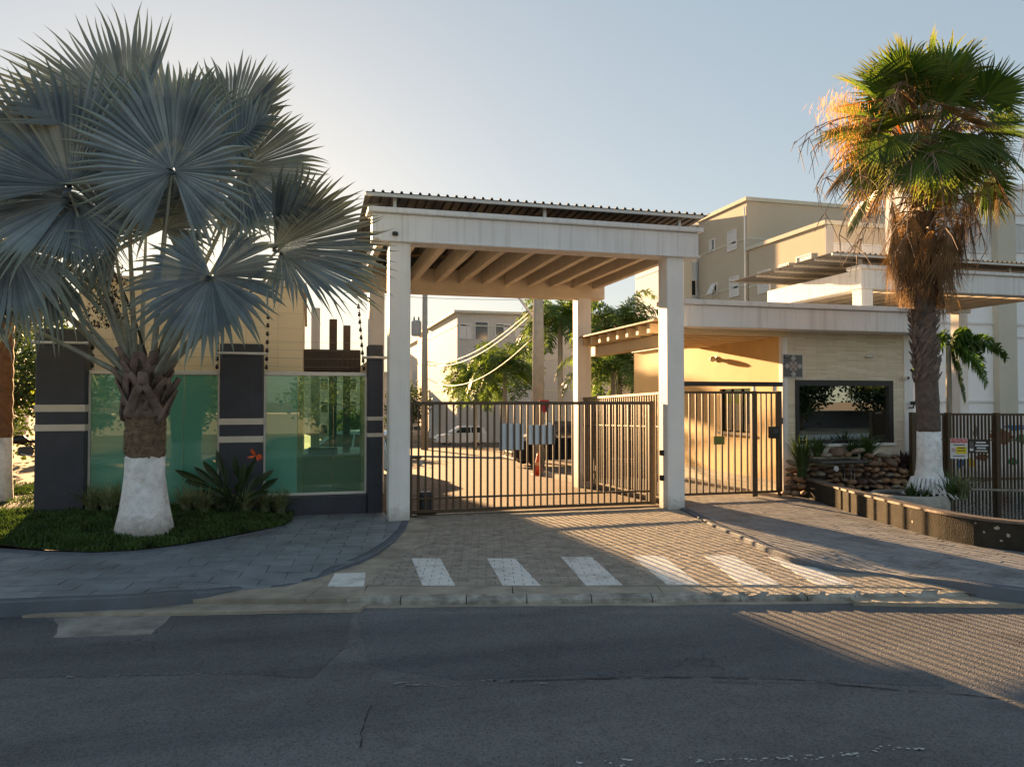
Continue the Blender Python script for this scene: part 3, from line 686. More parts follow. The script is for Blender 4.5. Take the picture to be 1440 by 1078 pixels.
for x in (1.45, 4.28, 7.1):
    m = MB(); m.box((x, YF-.02, 5.59), (x+.06, YF+.04, 5.80)); m.build('roof_post', M_metalrail, P)
m = MB(); m.bbox((1.43, YF-.11, 5.10), (1.53, YF-.061, 5.17), .01); m.build('junction_box', M_black, P)
for z in (.55, 1.05): m = MB(); m.bbox((6.80, YF+.16, z), (6.86, YF+.26, z+.11), .01); m.build('sensor_box', M_black, P)
for z in (3.05, 1.2): m = MB(); m.bbox((7.231, YF+.1, z), (7.26, YF+.16, z+.08), .005); m.build('sensor_box', M_black, P)
# ================================================================== GLASS FRONT WALL ON THE LEFT
WY = 14.9
def pillar(label, x0, x1, z0, z1, bands, rail_z, rail_ext):
    t = thing('pillar', label, 'pillar', ((x0+x1)/2, WY, z0), 'dark pillars of the glass wall')
    m = MB(); m.bbox((x0, WY-.22, z0-.25), (x1, WY+.25, z1), .012); m.build('shaft', M_grey, t)
    for z, h in bands: m = MB(); m.bbox((x0-.012, WY-.232, z), (x1+.012, WY+.262, z+h), .006); m.build('band', M_band, t)
    m = MB(); m.tube([(x0-rail_ext, WY-.25, rail_z), (x1+rail_ext, WY-.25, rail_z)], .028, 8); m.build('rail', M_metalrail, t, smooth=True)
    return t
def zpx(px, py): return PY(px, py, WY-.22).z
pillar('wide charcoal pillar standing free at the outer end of the glass wall', -4.55, -3.78, .26, zpx(85, 462), [(zpx(85, 579), .125), (zpx(85, 606), .115)], zpx(85, 482), .05)
pillar('charcoal pillar with pale bands standing between the two green glass panels', -1.57, -.82, .2, zpx(339, 483), [(zpx(339, 597), .115), (zpx(339, 622), .115)], zpx(339, 497), .07)
pillar('narrow dark end post of the glass wall close behind the portico column', 1.10, 1.385, .0, zpx(545, 485), [(zpx(545, 591), .075), (zpx(545, 614), .075)], zpx(540, 503), .12)
def glass_panel(label, x0, x1, z0, z1, splits):
    t = thing('glass_panel', label, 'glass panel', ((x0+x1)/2, WY, z0), 'green glass wall panels')
    m = MB(); m.bbox((x0, WY-.04, z1), (x1, WY+.05, z1+.075), .008); m.build('top_rail', M_metalrail, t)
    m = MB(); m.bbox((x0, WY-.04, z0-.05), (x1, WY+.05, z0), .008); m.build('bottom_rail', M_metalrail, t)
    for x in (x0, x1-.035): m = MB(); m.box((x, WY-.035, z0+.001), (x+.035, WY+.045, z1-.001)); m.build('side_rail', M_metalrail, t)
    e = [x0+.036]+splits+[x1-.036]
    for a, b in zip(e, e[1:]): m = MB(); m.box((a+.004, WY-.005, z0+.002), (b-.004, WY+.005, z1-.002)); m.build('pane', M_glass if (x0 < -2 or a < -.5) else M_glassclear, t)
    return t
glass_panel('green glass panel behind the silver palm trunk between two charcoal pillars', -3.77, -1.585, .30, 2.62, [-2.85, -2.2])
glass_panel('green glass panel on a dark plinth through which the reception opening shows', -.81, 1.09, .40, 2.62, [-.20, .46])
t = thing('plinth_wall', 'low charcoal plinth under the right hand green glass panel', 'low wall', (.1, WY, 0))
m = MB(); m.bbox((-.81, WY-.16, -.2), (1.095, WY+.2, .345), .012); m.build('wall', M_grey, t)
m = MB(); m.bbox((-1.56, WY-.10, -.05), (-3.77, WY+.18, .245), .012); b = m.build('plinth_wall', M_grey, None); setp(b, 'low plinth half hidden by strappy plants under the left glass panel', 'low wall')
def insulator_post(label, x, z0, z1, lean=0.0, n=4):
    t = thing('electric_fence_post', label, 'fence post', (x, WY, z0), 'electric fence posts on the glass wall')
    m = MB(); m.tube([(x, WY, z0-.1), (x+lean, WY, z1)], .009, 6); m.build('rod', M_metalrail, t)
    for k in range(n):
        f = (k+.5)/n; m = MB(); c = (x+lean*f-.012, WY-.03, z0+(z1-z0)*f)
        m.lathe(c, [(.008, -.045), (.028, -.03), (.034, -.005), (.02, .01), (.028, .025), (.008, .045)], 8); m.build('insulator', M_black, t, smooth=True)
    return t
insulator_post('slanted electric fence rod with black insulators beside the wide free standing pillar', -3.70, 2.70, 3.33)
insulator_post('electric fence rod left of the middle charcoal pillar', -1.63, 2.70, 3.6, .02, 6)
insulator_post('electric fence rod right of the middle charcoal pillar', -.76, 2.70, 3.8, .03, 7)
insulator_post('leaning electric fence rod with small insulators by the portico column', 1.05, 2.70, 4.05, -.12, 9)
def cable(name, label, a, b, sag, r=.004, mat=None, n=14, group=None):
    a = Vector(a); b = Vector(b); m = MB(); m.tube([a.lerp(b, k/n)-Vector((0, 0, 4*sag*(k/n)*(1-k/n))) for k in range(n+1)], r, 5)
    o = m.build(name, mat or M_wire, None, smooth=True); return setp(o, label, 'cable', group)
for k in range(4):
    f = (k+.5)/4
    cable('fence_wire', ('lowest', 'second lowest', 'second highest', 'topmost')[k]+' electric fence wire above the glass behind the palm trunk', (-3.70, WY-.04, 2.70+.63*f), (-1.63, WY-.04, 2.72+.63*f), .01, .0022, None, 6, 'electric fence wires above the left glass panel')
    cable('fence_wire', ('lowest', 'second lowest', 'second highest', 'topmost')[k]+' electric fence wire above the glass next to the portico', (-.76, WY-.04, 2.72+.63*f), (1.03, WY-.04, 2.72+.63*f), .01, .0022, None, 6, 'electric fence wires above the right glass panel')
# ================================================================== RECEPTION BUILDING BEHIND THE GLASS
RB = thing('reception_building', 'cream tiled reception building behind the green glass wall', 'building', (-2, 19, 0))
m = MB(); m.box((-4.18, 15.75, -.3), (-.12, 24, 4.42)); m.build('wall', M_tile, RB)
m = MB(); m.bbox((-4.26, 15.68, 4.423), (-.05, 24.08, 4.52), .01); m.build('coping', M_band, RB)
m = MB(); m.box((-.118, 17.2, -.3), (1.40, 17.38, .92)); m.build('half_wall', M_cream, RB)
m = MB(); m.bbox((-.117, 17.15, .922), (1.40, 17.43, .97), .008); m.build('sill', M_band, RB)
m = MB(); m.bbox((-.10, 15.9, 2.74), (1.04, 16.06, 3.20), .02); m.build('roller_box', M_brownpanel, RB)
for k in range(11): m = MB(); m.box((-.09+k*.102, 15.885, 2.76), (-.09+k*.102+.09, 15.899, 3.18)); m.build('slat', M_brownpanel, RB)
for x, y in ((.05, 18.0), (.52, 20.4), (.95, 22.0)):
    m = MB(); m.bbox((x, y, -.5), (x+.2, y+.2, 4.3), .01); m.build('post', M_white if y < 19 else M_brownpanel, RB)
m = MB(); m.box((1.06, 15.9, -.2), (1.40, 16.4, 2.72)); m.build('pier', M_cream, RB)
m = MB(); m.box((1.22, 16.402, -.3), (1.415, 18.9, 3.0)); m.build('side_wall', M_cream, RB)  # wall added to keep a streak of low sun off the road
m = MB(); m.box((-.118, 15.2, -.2), (1.40, 17.2, .02)); m.build('floor', M_slab, RB)
m = MB(); m.bbox((.0, 17.05, .972), (.62, 17.30, 1.12), .01); m.build('desk_monitor', M_black, RB)
for x0, x1, z0, z1 in ((-3.35, -2.75, 1.0, 2.5), (-1.55, -1.30, .2, 2.5)):      # frosted windows in the shaded wall
    m = MB(); m.box((x0, 15.73, z0), (x1, 15.748, z1)); w = m.build('window', M_pane, RB)
    m = MB()
    for a, b in (((x0-.05, 15.70, z0-.05), (x1+.05, 15.729, z0)), ((x0-.05, 15.70, z1), (x1+.05, 15.729, z1+.05)), ((x0-.05, 15.70, z0), (x0, 15.729, z1)), ((x1, 15.70, z0), (x1+.05, 15.729, z1))): m.box(a, b)
    m.build('frame', M_signy, w)
# ================================================================== SLIDING GATE
def bars_between(parent, a, b, n, z0, z1, s=.03, mat=None):
    a = Vector(a); b = Vector(b); me = None
    m = MB(); m.box((-s/2, -s/2, 0), (s/2, s/2, z1-z0)); first = m.build('bar', mat or M_gate, parent, origin=(0, 0, 0))
    W = WLOC[parent.name]
    for k in range(n):
        o = first if k == 0 else first.copy()
        if k: col.objects.link(o)
        p = a.lerp(b, k/(n-1)); dz = b.z-a.z
        o.location = Vector((p.x, p.y, z0+p.z))-W; WLOC[o.name] = Vector((p.x, p.y, z0+p.z))
GY = 14.10
G = thing('sliding_gate', 'wide dark brown sliding bar gate closing the vehicle entrance', 'gate', (4.4, GY, 0))
gx0, gx1 = 1.80, 6.80
bars_between(G, (gx0+.06, GY, 0), (gx1-.16, GY, 0), 37, .10, 2.07, .034)
for z, h in ((2.07, .06), (.30, .035), (.05, .06)):
    m = MB(); m.bbox((gx0, GY-.026, z), (gx1, GY+.026, z+h), .004); m.build('rail', M_gate, G)
m = MB(); m.bbox((gx1-.12, GY-.04, .045), (gx1+.02, GY+.04, 2.14), .006); m.build('end_post', M_gate, G)
m = MB(); m.box((gx0-.25, GY-.05, -.02), (gx1+.35, GY+.05, .02)); tr = m.build('ground_track', M_gate, G)
t = thing('gate_motor', 'grey gate motor housing on the ground behind the sliding gate', 'motor', (2.15, GY+.25, 0))
m = MB(); m.bbox((2.02, GY+.08, .0), (2.30, GY+.36, .42), .05); m.build('housing', M_motor, t)
m = MB(); m.bbox((1.98, GY+.06, -.01), (2.34, GY+.40, .05), .01); m.build('base_plate', M_black, t)
t = thing('guide_post', 'short dark guide frame beside the portico column holding the gate', 'post', (1.9, GY+.12, 0))
for x in (1.83, 1.98): m = MB(); m.box((x, GY+.08, 0), (x+.05, GY+.13, 1.05)); m.build('post', M_gate, t)
m = MB(); m.box((1.80, GY+.075, 1.052), (2.06, GY+.135, 1.10)); m.build('cap_rail', M_gate, t)
m = MB(); m.lathe((2.04, GY+.10, .98), [(.03, -.03), (.05, -.02), (.05, .02), (.03, .03)], 12, 'y'); m.build('roller', M_metalrail, t)
for lab, a, b in (('taller plain pale board fixed to the back of the sliding gate bars', (702, 595), (736, 632)), ('wider plain pale board on the sliding gate, beside the taller one', (742, 597), (780, 624))):
    p = PY(*a, GY+.05); q = PY(*b, GY+.05); m = MB(); m.bbox((p.x, GY+.035, q.z), (q.x, GY+.05, p.z), .003)
    setp(m.build('sign_board', M_board), lab, 'sign board')
p = PY(765, 572, GY+.04); m = MB(); m.poly([(p.x-.10, GY+.022, p.z+.14), (p.x-.10, GY+.022, p.z), (p.x, GY+.022, p.z-.13), (p.x+.10, GY+.022, p.z), (p.x+.10, GY+.022, p.z+.14)])
m.poly([(p.x+.10, GY+.032, p.z+.14), (p.x+.10, GY+.032, p.z), (p.x, GY+.032, p.z-.13), (p.x-.10, GY+.032, p.z), (p.x-.10, GY+.032, p.z+.14)])
for k in range(5): m.face(k, (k+1) % 5, 9-((k+1) % 5), 9-k)
setp(m.build('warning_sign', M_signr), 'small red pointed sign hanging behind the top rail of the gate', 'sign')
# side fence running back from the gate
F = thing('side_fence', 'brown bar fence running back from the gate to the rear portico column', 'fence', (7.0, 16.5, 0))
bars_between(F, (7.02, 14.2, 0), (7.02, 18.7, -.10), 38, .14, 2.28, .03)
for z, h in ((2.28, .05), (1.60, .03), (.14, .04)):
    m = MB(); m.beam((7.02, 14.1, z+h/2), (7.02, 18.74, z+h/2-.10), .05, h); m.build('rail', M_gate, F)
m = MB(); m.box((6.96, 14.05, -.05), (7.08, 14.13, 2.33)); m.build('post', M_gate, F)
# pergola behind, between rear column and guardhouse
t = thing('pergola', 'cream pergola with timber roof over the walkway behind the gate', 'pergola', (8.2, 17, 3))
a = PX(925, 475, 7.25); 
m = MB(); m.bbox((7.3, 14.25, 3.32), (7.55, 19.0, 3.58), .015); m.build('beam', M_cream, t)
for k in range(8):
    y = 14.7+k*.56; m = MB(); m.bbox((7.0, y, 3.585), (10.38, y+.14, 3.80), .01); m.build('joist', M_cream, t)
for k in range(14): m = MB(); m.box((6.9, 14.3+k*.36, 3.805), (10.39, 14.3+k*.36+.35, 3.84)); m.build('roof_plank', M_wood, t)
# ================================================================== GUARDHOUSE
GHX0, GHX1 = 10.40, 13.92
GH = thing('guardhouse', 'guardhouse clad in pale stone strips with ochre side wall and flat canopy', 'building', (12, 17, 0))
wx0, wx1, wz0, wz1 = 10.70, 13.36, 1.16, 2.62
m = MB()
for a, b in (((GHX0, WY, -.2), (wx0, WY+.2, 3.72)), ((wx1, WY, -.2), (GHX1-.25, WY+.2, 3.72)), ((wx0, WY, -.2), (wx1, WY+.2, wz0)), ((wx0, WY, wz1), (wx1, WY+.2, 3.72))): m.box(a, b)
m.build('stone_front', M_strip, GH)
m = MB(); m.bbox((GHX1-.25, WY-.04, -.2), (GHX1, WY+.3, 3.72), .01); m.build('corner_pier', M_white, GH)
m = MB(); m.bbox((GHX0-.04, WY-.03, -.2), (GHX0+.09, WY+.12, 3.715), .01); m.build('corner_pier', M_white, GH)
m = MB(); vx = GHX0-.015
ya, yb = PX(1055, 560, vx).y, PX(1012, 560, vx).y
for a, b in (((vx, WY+.12, -.3), (vx+.2, ya, 3.72)), ((vx, yb, -.3), (vx+.2, 23, 3.72)), ((vx, ya, -.3), (vx+.2, yb, 1.35)), ((vx, ya, 2.45), (vx+.2, yb, 3.72))): m.box(a, b)
m.build('side_wall', M_yellow, GH)
m = MB(); m.box((vx+.21, ya-.3, 1.2), (vx+.24, yb+.3, 2.6)); m.build('blind', M_blind, GH)
m = MB(); m.box((vx+.09, ya, 1.35), (vx+.10, yb, 2.45)); w = m.build('side_window', M_glasswin, GH)
m = MB(); m.bbox((vx-.05, ya-.05, 1.28), (vx+.12, yb+.05, 1.345), .008); m.build('sill', M_concrete, w)
for k in range(4): m = MB(); y = ya+(yb-ya)*k/3; m.box((vx+.06, y-.02, 1.35), (vx+.13, y+.02, 2.45)); m.build('mullion', M_black, w)
m = MB(); m.box((GHX0+.2, WY+.2, -.3), (GHX1, 23, 3.70)); m.build('core', M_blind, GH)
m = MB(); m.bbox((vx-.012, WY+.13, -.1), (vx-.001, 22.5, .32), .003); m.build('stone_skirting', M_strip, GH)
m = MB(); m.bbox((7.235, 14.25, 3.70), (GHX1+.22, 14.75, 4.16), .015); sb = m.build('canopy_beam', M_beam, GH)
m = MB(); m.bbox((7.232, 14.17, 4.163), (GHX1+.30, 14.85, 4.27), .012); m.build('coping', M_beam, sb)
m = MB(); m.box((10.3, 14.75, 3.73), (GHX1+.2, 23, 4.1)); m.build('roof_slab', M_beam, GH)
m = MB(); m.bbox((7.24, 14.20, 3.82), (7.42, 14.249, 3.98), .005); m.build('drain_outlet', M_black, GH)
m = MB()
for a, b in (((wx0, WY-.03, wz1-.13), (wx1, WY+.10, wz1)), ((wx0, WY-.03, wz0), (wx1, WY+.10, wz0+.09)), ((wx0, WY-.03, wz0+.09), (wx0+.09, WY+.10, wz1-.13)), ((wx1-.13, WY-.03, wz0+.09), (wx1, WY+.10, wz1-.13))): m.box(a, b)
wo = m.build('window', M_black, GH)
m = MB(); m.box((wx0+.09, WY+.02, wz0+.09), (wx1-.13, WY+.03, wz1-.13)); m.build('pane', M_mirror, wo)
m = MB(); m.bbox((wx0-.05, WY-.06, wz0-.07), (wx1+.05, WY-.001, wz0-.002), .006); m.build('sill', M_white, GH)
# plaque with a diamond emblem
def text_mesh(txt, size, loc, rot, mat, parent, name='lettering', align='CENTER', ext=.001):
    cu = bpy.data.curves.new('t', 'FONT'); cu.body = txt; cu.size = size; cu.align_x = align; cu.align_y = 'CENTER'; cu.extrude = ext; cu.resolution_u = 3
    o = bpy.data.objects.new('t', cu); col.objects.link(o); dg = bpy.context.evaluated_depsgraph_get(); me = bpy.data.meshes.new_from_object(o.evaluated_get(dg))
    bpy.data.objects.remove(o); me.materials.clear(); me.materials.append(mat)
    q = link_mesh(name, me, parent, loc); q.rotation_euler = rot; return q
px0, px1, pz0, pz1 = 10.345, 10.885, 2.66, 3.21
PQ = thing('plaque', 'square grey plaque with a diamond line emblem on the stone strip wall', 'plaque', (10.6, WY-.03, 2.66))
m = MB(); m.bbox((px0, WY-.045, pz0), (px1, WY-.005, pz1), .004); m.build('frame', M_silver, PQ)
m = MB(); m.box((px0+.025, WY-.051, pz0+.025), (px1-.025, WY-.046, pz1-.025)); m.build('face', M_plaque, PQ)
pcx, pcz = (px0+px1)/2+.01, (pz0+pz1)/2-.005
m = MB(); m.box((px0+.032, WY-.056, pz1-.105), (px0+.20, WY-.052, pz1-.03)); m.build('number_field', M_black, PQ)
text_mesh('1710', .066, (px0+.116, WY-.058, pz1-.068), (math.pi/2, 0, 0), M_silver, PQ)
def diam(m, cx, cz, r, w, y):
    c = [(cx+r, cz), (cx, cz+r), (cx-r, cz), (cx, cz-r)]
    for k in range(4): a = c[k]; b = c[(k+1) % 4]; m.beam((a[0], y, a[1]), (b[0], y, b[1]), .004, w, (0, -1, 0)) if False else m.beam((a[0], y, a[1]), (b[0], y, b[1]), .006, w, (0.01, 0, 1) if a[0] != b[0] else (1, 0, 0))
m = MB(); m.poly([(pcx+.135, WY-.0525, pcz), (pcx, WY-.0525, pcz+.135), (pcx-.135, WY-.0525, pcz), (pcx, WY-.0525, pcz-.135)]); m.build('emblem_field', M_rosy, PQ)
m = MB()
for sx, sz in ((1, 0), (-1, 0), (0, 1), (0, -1)):
    cx, cz = pcx+sx*.165, pcz+sz*.18
    for r in (.062, .034): diam(m, cx, cz, r, .011, WY-.055)
    diam(m, cx, cz, .012, .012, WY-.055)
for s in (1, -1): m.beam((pcx-.095, WY-.0555, pcz-.095*s), (pcx+.095, WY-.0555, pcz+.095*s), .006, .010)
for s in (1, -1):
    for q in (1, -1):
        for o in (.035, .07): m.beam((pcx+q*(.10-o), WY-.055, pcz+s*(.0+o)), (pcx+q*(.135-o), WY-.055, pcz+s*(.0+o+.035)), .006, .006)
m.build('emblem', M_silver, PQ)
# small wall things
L = PX(1008, 505, vx); t = thing('wall_lamp', 'round opal wall lamp on the ochre side wall', 'lamp', (vx, L.y, L.z))
m = MB(); m.lathe((vx-.01, L.y, L.z), [(.05, .0), (.05, -.05), (.07, -.06), (.075, -.12), (.05, -.17), (.01, -.19)], 14, 'x'); m.build('shade', M_lamp, t, smooth=True)
m = MB(); m.lathe((vx, L.y, L.z), [(.08, .0), (.08, -.02), (.04, -.03)], 14, 'x'); m.build('base', M_metalrail, t)
t = thing('security_camera', 'small dark camera under the canopy beside the stone wall window', 'camera', (13.7, WY, 2.7))
m = MB(); m.bbox((13.62, WY-.16, 2.64), (13.72, WY-.045, 2.73), .015); m.build('body', M_white, t)
m = MB(); m.lathe((13.67, WY-.165, 2.685), [(.035, .0), (.035, .03), (.02, .035)], 10, 'y'); m.build('lens', M_black, t)
t = thing('security_camera', 'black camera on a bent arm at the white corner pier of the guardhouse', 'camera', (13.8, WY, 2.1))
m = MB(); m.tube([(13.80, WY-.04, 1.98), (13.80, WY-.16, 1.98), (13.80, WY-.18, 2.05)], .018, 6); m.build('arm', M_black, t)
m = MB(); m.bbox((13.755, WY-.27, 2.05), (13.845, WY-.10, 2.13), .015); m.build('body', M_black, t)
m = MB(); m.bbox((12.58, WY-.09, 3.16), (12.78, WY-.001, 3.20), .008); setp(m.build('wall_light', M_silver), 'flat strip light on the stone wall above the mirror window', 'lamp')
# ================================================================== PEDESTRIAN GATE
GY2 = 14.62
PG = thing('pedestrian_gate', 'brown bar gate for pedestrians between portico column and guardhouse', 'gate', (8.7, GY2, .1))
bars_between(PG, (7.42, GY2, 0), (9.28, GY2, 0), 13, .16, 2.30, .034); bars_between(PG, (9.62, GY2, 0), (10.02, GY2, 0), 4, .16, 2.30, .034)
for z, h in ((2.30, .05), (.12, .05)): m = MB(); m.bbox((7.36, GY2-.025, z), (10.12, GY2+.025, z+h), .004); m.build('rail', M_gate, PG)
for x, w in ((7.34, .06), (9.38, .13), (10.06, .07)): m = MB(); m.bbox((x, GY2-.045, .05), (x+w, GY2+.045, 2.36), .006); m.build('post', M_gate, PG)
m = MB(); m.bbox((7.30, GY2-.04, 2.46), (10.16, GY2+.04, 2.56), .006); m.build('header', M_black, PG)
for x in (7.42, 9.42, 9.95): m = MB(); m.box((x, GY2-.03, 2.355), (x+.06, GY2+.03, 2.458)); m.build('header_bracket', M_white, PG)
p = PY(1012, 619, GY2-.05); m = MB(); m.bbox((p.x-.13, GY2-.035, p.z-.09), (p.x+.13, GY2-.0265, p.z+.09), .002)
setp(m.build('gate_sign', flat('sign_olive', (.16, .17, .03, 1))), 'small olive notice plate wired to the pedestrian gate bars', 'sign')
p = PY(1086, 607, GY2-.06); t = thing('intercom', 'black intercom box mounted at the latch side of the pedestrian gate', 'intercom', (p.x, GY2-.08, p.z-.14))
m = MB(); m.bbox((p.x-.10, GY2-.18, p.z-.14), (p.x+.12, GY2-.046, p.z+.12), .012); m.build('housing', M_black, t)
m = MB(); m.box((p.x-.05, GY2-.183, p.z-.02), (p.x+.07, GY2-.1805, p.z+.07)); m.build('speaker_grille', M_motor, t)
m = MB(); m.bbox((10.30, WY-.05, 1.62), (10.35, WY-.031, 1.76), .006); setp(m.build('doorbell', M_motor), 'small grey doorbell on the white corner pier beside the intercom', 'doorbell')
# ================================================================== EXIT PORTICO (right, farther back)
X = thing('exit_portico', 'white canopy portico rising behind the guardhouse roof', 'portico', (18, 19, 0))
ex0, ex1, ey0, ey1 = 13.95, 21.5, 16.6, 20.8
m = MB(); m.bbox((ex0, ey0, 5.08), (ex1, ey0+.4, 5.60), .015); fb2 = m.build('front_beam', M_beam, X)
m = MB(); m.bbox((ex0-.08, ey0-.08, 5.603), (ex1+.08, ey0+.48, 5.70), .012); m.build('coping', M_beam, fb2)
m = MB(); m.bbox((ex0+.001, ey0+.401, 5.08), (ex0+.4, ey1, 5.60), .012); m.build('side_beam', M_beam, X)
m = MB(); m.bbox((ex0+.401, ey1-.4, 5.08), (ex1, ey1, 5.60), .012); m.build('back_beam', M_under, X)
for k in range(11): m = MB(); x = ex0+.75+k*.62; m.beam((x, ey0+.402, 5.32), (x, ey1-.402, 5.32), .13, .34); m.build('rafter', M_under, X)
corrugated(X, ex0-1.05, ex1+.3, ey0-.25, ey1+.5, 5.93, .165, .02, -.004)
m = MB(); m.box((ex0-1.05, ey0-.22, 5.865), (ex1+.3, ey0-.17, 5.922)); m.build('roof_edge_rail', M_metalrail, X)
for k in range(4): m = MB(); m.box((ex0-1.0, ey0+.9*k+.5, 5.86), (ex1, ey0+.9*k+.56, 5.924)); m.build('purlin', M_metalrail, X)
for x in (ex0+.05, ex0+2.5, ex0+5, ex0+7.3): m = MB(); m.box((x, ey0+.1, 5.6), (x+.07, ey0+.17, 5.87)); m.build('roof_post', M_metalrail, X)
for x in (ex0+.02, ex1-.5): 
    for y in (ey0+.02, ey1-.4): m = MB(); m.bbox((x, y, -.3), (x+.36, y+.36, 5.079), .012); m.build('column', M_white, X)
# ================================================================== RIGHT: BASIN WALL, ROCKS, PLANTERS, FENCE
BW = thing('basin_wall', 'low curved black wall with chipped paint round the rock fountain', 'low wall', (10, 11, 0))
HT = .33
pts = []
for k in range(len(pw_base)-1):
    for j in range(6): pts.append(pw_base[k].lerp(pw_base[k+1], j/6))
# smooth the run of the wall
for _ in range(3): pts = [pts[0]]+[(pts[k-1]+pts[k]*2+pts[k+1])/4 for k in range(1, len(pts)-1)]+[pts[-1]]
def wall_run(pts, z0, h, w, mat, parent, name, over=0.0):
    m = MB(); pr = None; m.smooth = False
    for k, p in enumerate(pts):
        d = pts[min(k+1, len(pts)-1)]-pts[max(k-1, 0)]; d.z = 0; d.normalize(); nn = Vector((-d.y, d.x, 0))
        o = p-nn*over; i = p+nn*(w+over)
        cu = [m.vert((o.x, o.y, z0)), m.vert((o.x, o.y, h)), m.vert((i.x, i.y, h)), m.vert((i.x, i.y, z0))]
        if pr:
            for q in range(4): m.face(pr[(q+1) % 4], cu[(q+1) % 4], cu[q], pr[q])
        else: m.face(*cu)
        pr = cu
    m.face(*pr[::-1]); return m.build(name, mat, parent)
wall_run(pts, -.2, .08+HT, .16, M_planter, BW, 'wall'); wall_run(pts, .08+HT+.002, .08+HT+.04, .16, plain('coping_brown', (.13, .10, .08, 1), .7, .3, 4, .3, 40), BW, 'coping', .02)
# chips of paint missing
for a, b, s in ((1283, 733, .05), (1402, 742, .07), (1384, 748, .04), (1418, 752, .06), (1408, 760, .05), (1300, 755, .02), (1372, 735, .035)):
    # nearest wall point along the ray
    best = None
    for k in range(len(pts)-1):
        p = pts[k]; d = pts[k+1]-p; r = ray(a, b)
        den = r.x*d.y-r.y*d.x
        if abs(den) < 1e-6: continue
        tt = (p.x*d.y-p.y*d.x)/den; ss = (p.x*r.y-p.y*r.x)/den
        if 0 <= ss <= 1 and tt > 0 and (best is None or tt < best[0]): best = (tt, d.normalized(), CAM+r*tt)
    if best and .1 < best[2].z < .4:
        d = best[1]; nn = Vector((d.y, -d.x, 0)); c = best[2]+nn*.003; m = MB()
        m.poly([c+d*(s*.6*random.uniform(.5, 1)*math.cos(k*.785))+UP*(s*.6*random.uniform(.4, 1)*math.sin(k*.785)) for k in range(8)]); m.build('paint_chip', M_concrete, BW)
# basin floor / water
bpoly = xy([p+Vector((.12, .05, 0)) for p in pts])+[(22, 6), (20, 15), (13.9, 14.9), (10.6, 14.9)]
m = MB()
for q in pave(bpoly, 1, 1, 0, 0): m.poly([(x, y, .17) for x, y in (q if sum(q[k][0]*q[(k+1) % len(q)][1]-q[(k+1) % len(q)][0]*q[k][1] for k in range(len(q))) > 0 else q[::-1])])
m.build('water', M_water, kind='structure')
# rock fountain
RKF = thing('rock_fountain', 'stacked rounded brown rocks of a fountain under the mirror window', 'rock fountain', (11.5, 14.4, .1))
rock_me = []
for k in range(7):
    bm = bmesh.new(); bmesh.ops.create_icosphere(bm, subdivisions=2, radius=1)
    for v in bm.verts:
        q = v.co.copy(); f = 1+.22*noise.noise(q*1.3+Vector((k*9, 0, 0)))+.08*noise.noise(q*3+Vector((k*9, 4, 0))); v.co = Vector((q.x*f, q.y*f*.8, q.z*f*.62))
    me = bpy.data.meshes.new('rock'); bm.to_mesh(me); bm.free(); me.materials.append(M_rock)
    for p in me.polygons: p.use_smooth = True
    rock_me.append(me)
def rock(px, py, sz, Y, flatn=1.0):
    p = PY(px, py, Y); o = link_mesh('rock', random.choice(rock_me), RKF, p)
    s = sz*Y/1060*1.06; o.scale = (s*random.uniform(.9, 1.25), s*random.uniform(.8, 1.1), s*random.uniform(.7, 1.0)*flatn); o.rotation_euler = (random.uniform(-.3, .3), random.uniform(-.3, .3), random.uniform(0, 6.28))
for row in range(8):                                    # coursed body of the heap
    y = 692-row*8.2; x = 1106+(row*1.5); xe = 1292-row*5
    while x < xe:
        top = 634+12*abs((x-1205)/90)**1.5+ (14 if 1140 < x < 1215 else 0)
        s = random.uniform(6.0, 10.5)
        if y > top: rock(x, y+random.uniform(-2, 2), s, 14.25+.06*row+random.uniform(-.06, .06), .8)
        x += s*random.uniform(1.25, 1.6)
for x, y, s in ((1177, 636, 14), (1163, 640, 9), (1192, 639, 9), (1205, 634, 10), (1229, 651, 11), (1252, 650, 12), (1222, 640, 8), (1238, 640, 9), (1270, 662, 9), (1285, 655, 11), (1120, 672, 13), (1114, 682, 9), (1215, 645, 7), (1262, 647, 8)): rock(x, y, s, 14.45)
m = MB(); a = PY(1145, 648, 14.3); b = PY(1212, 651, 14.3); m.bbox((a.x, 14.05, a.z-.05), (b.x, 14.85, a.z+.0), .015); m.build('spill_ledge', plain('slate_ledge', (.06, .055, .05, 1), .5, .2, 5, .3, 30), RKF)
p = PY(1176, 659, 13.98); m = MB(); m.lathe(p, [(.05, -.02), (.065, 0), (.05, .02)], 14, 'y'); m.build('spout_disc', M_silver, RKF)
for x in (1186, 1196, 1200):
    p = PY(x, 652, 14.02); m = MB(); m.tube([(p.x, 14.02, p.z), (p.x+.005, 13.99, p.z-.3), (p.x, 13.98, .17)], .006, 5); m.build('water_jet', M_glasswin, RKF, smooth=True)
m = MB(); m.box((10.55, 14.5, .0), (13.6, 14.88, .62)); m.build('core', plain('rock_core', (.05, .035, .028, 1), .9, .3, 8, .5, 20), RKF)
# round planter of the fan palm
tp = PZ(1309, 708, .30); FPX0, FPY0 = tp.x, tp.y+.55
t = thing('round_planter', 'weathered concrete ring planter round the fan palm', 'planter', (FPX0, FPY0, .1))
m = MB(); m.lathe((FPX0, FPY0, 0), [(.70, .05), (.70, .28), (.66, .40), (.60, .43), (.55, .43), (.55, .34), (.01, .34)], 40, jag=.008); m.build('ring', M_concrete, t, smooth=False)
m = MB(); m.lathe((FPX0, FPY0, 0), [(.548, .33), (.53, .385), (.01, .40)], 24); m.build('soil', M_soil, t)
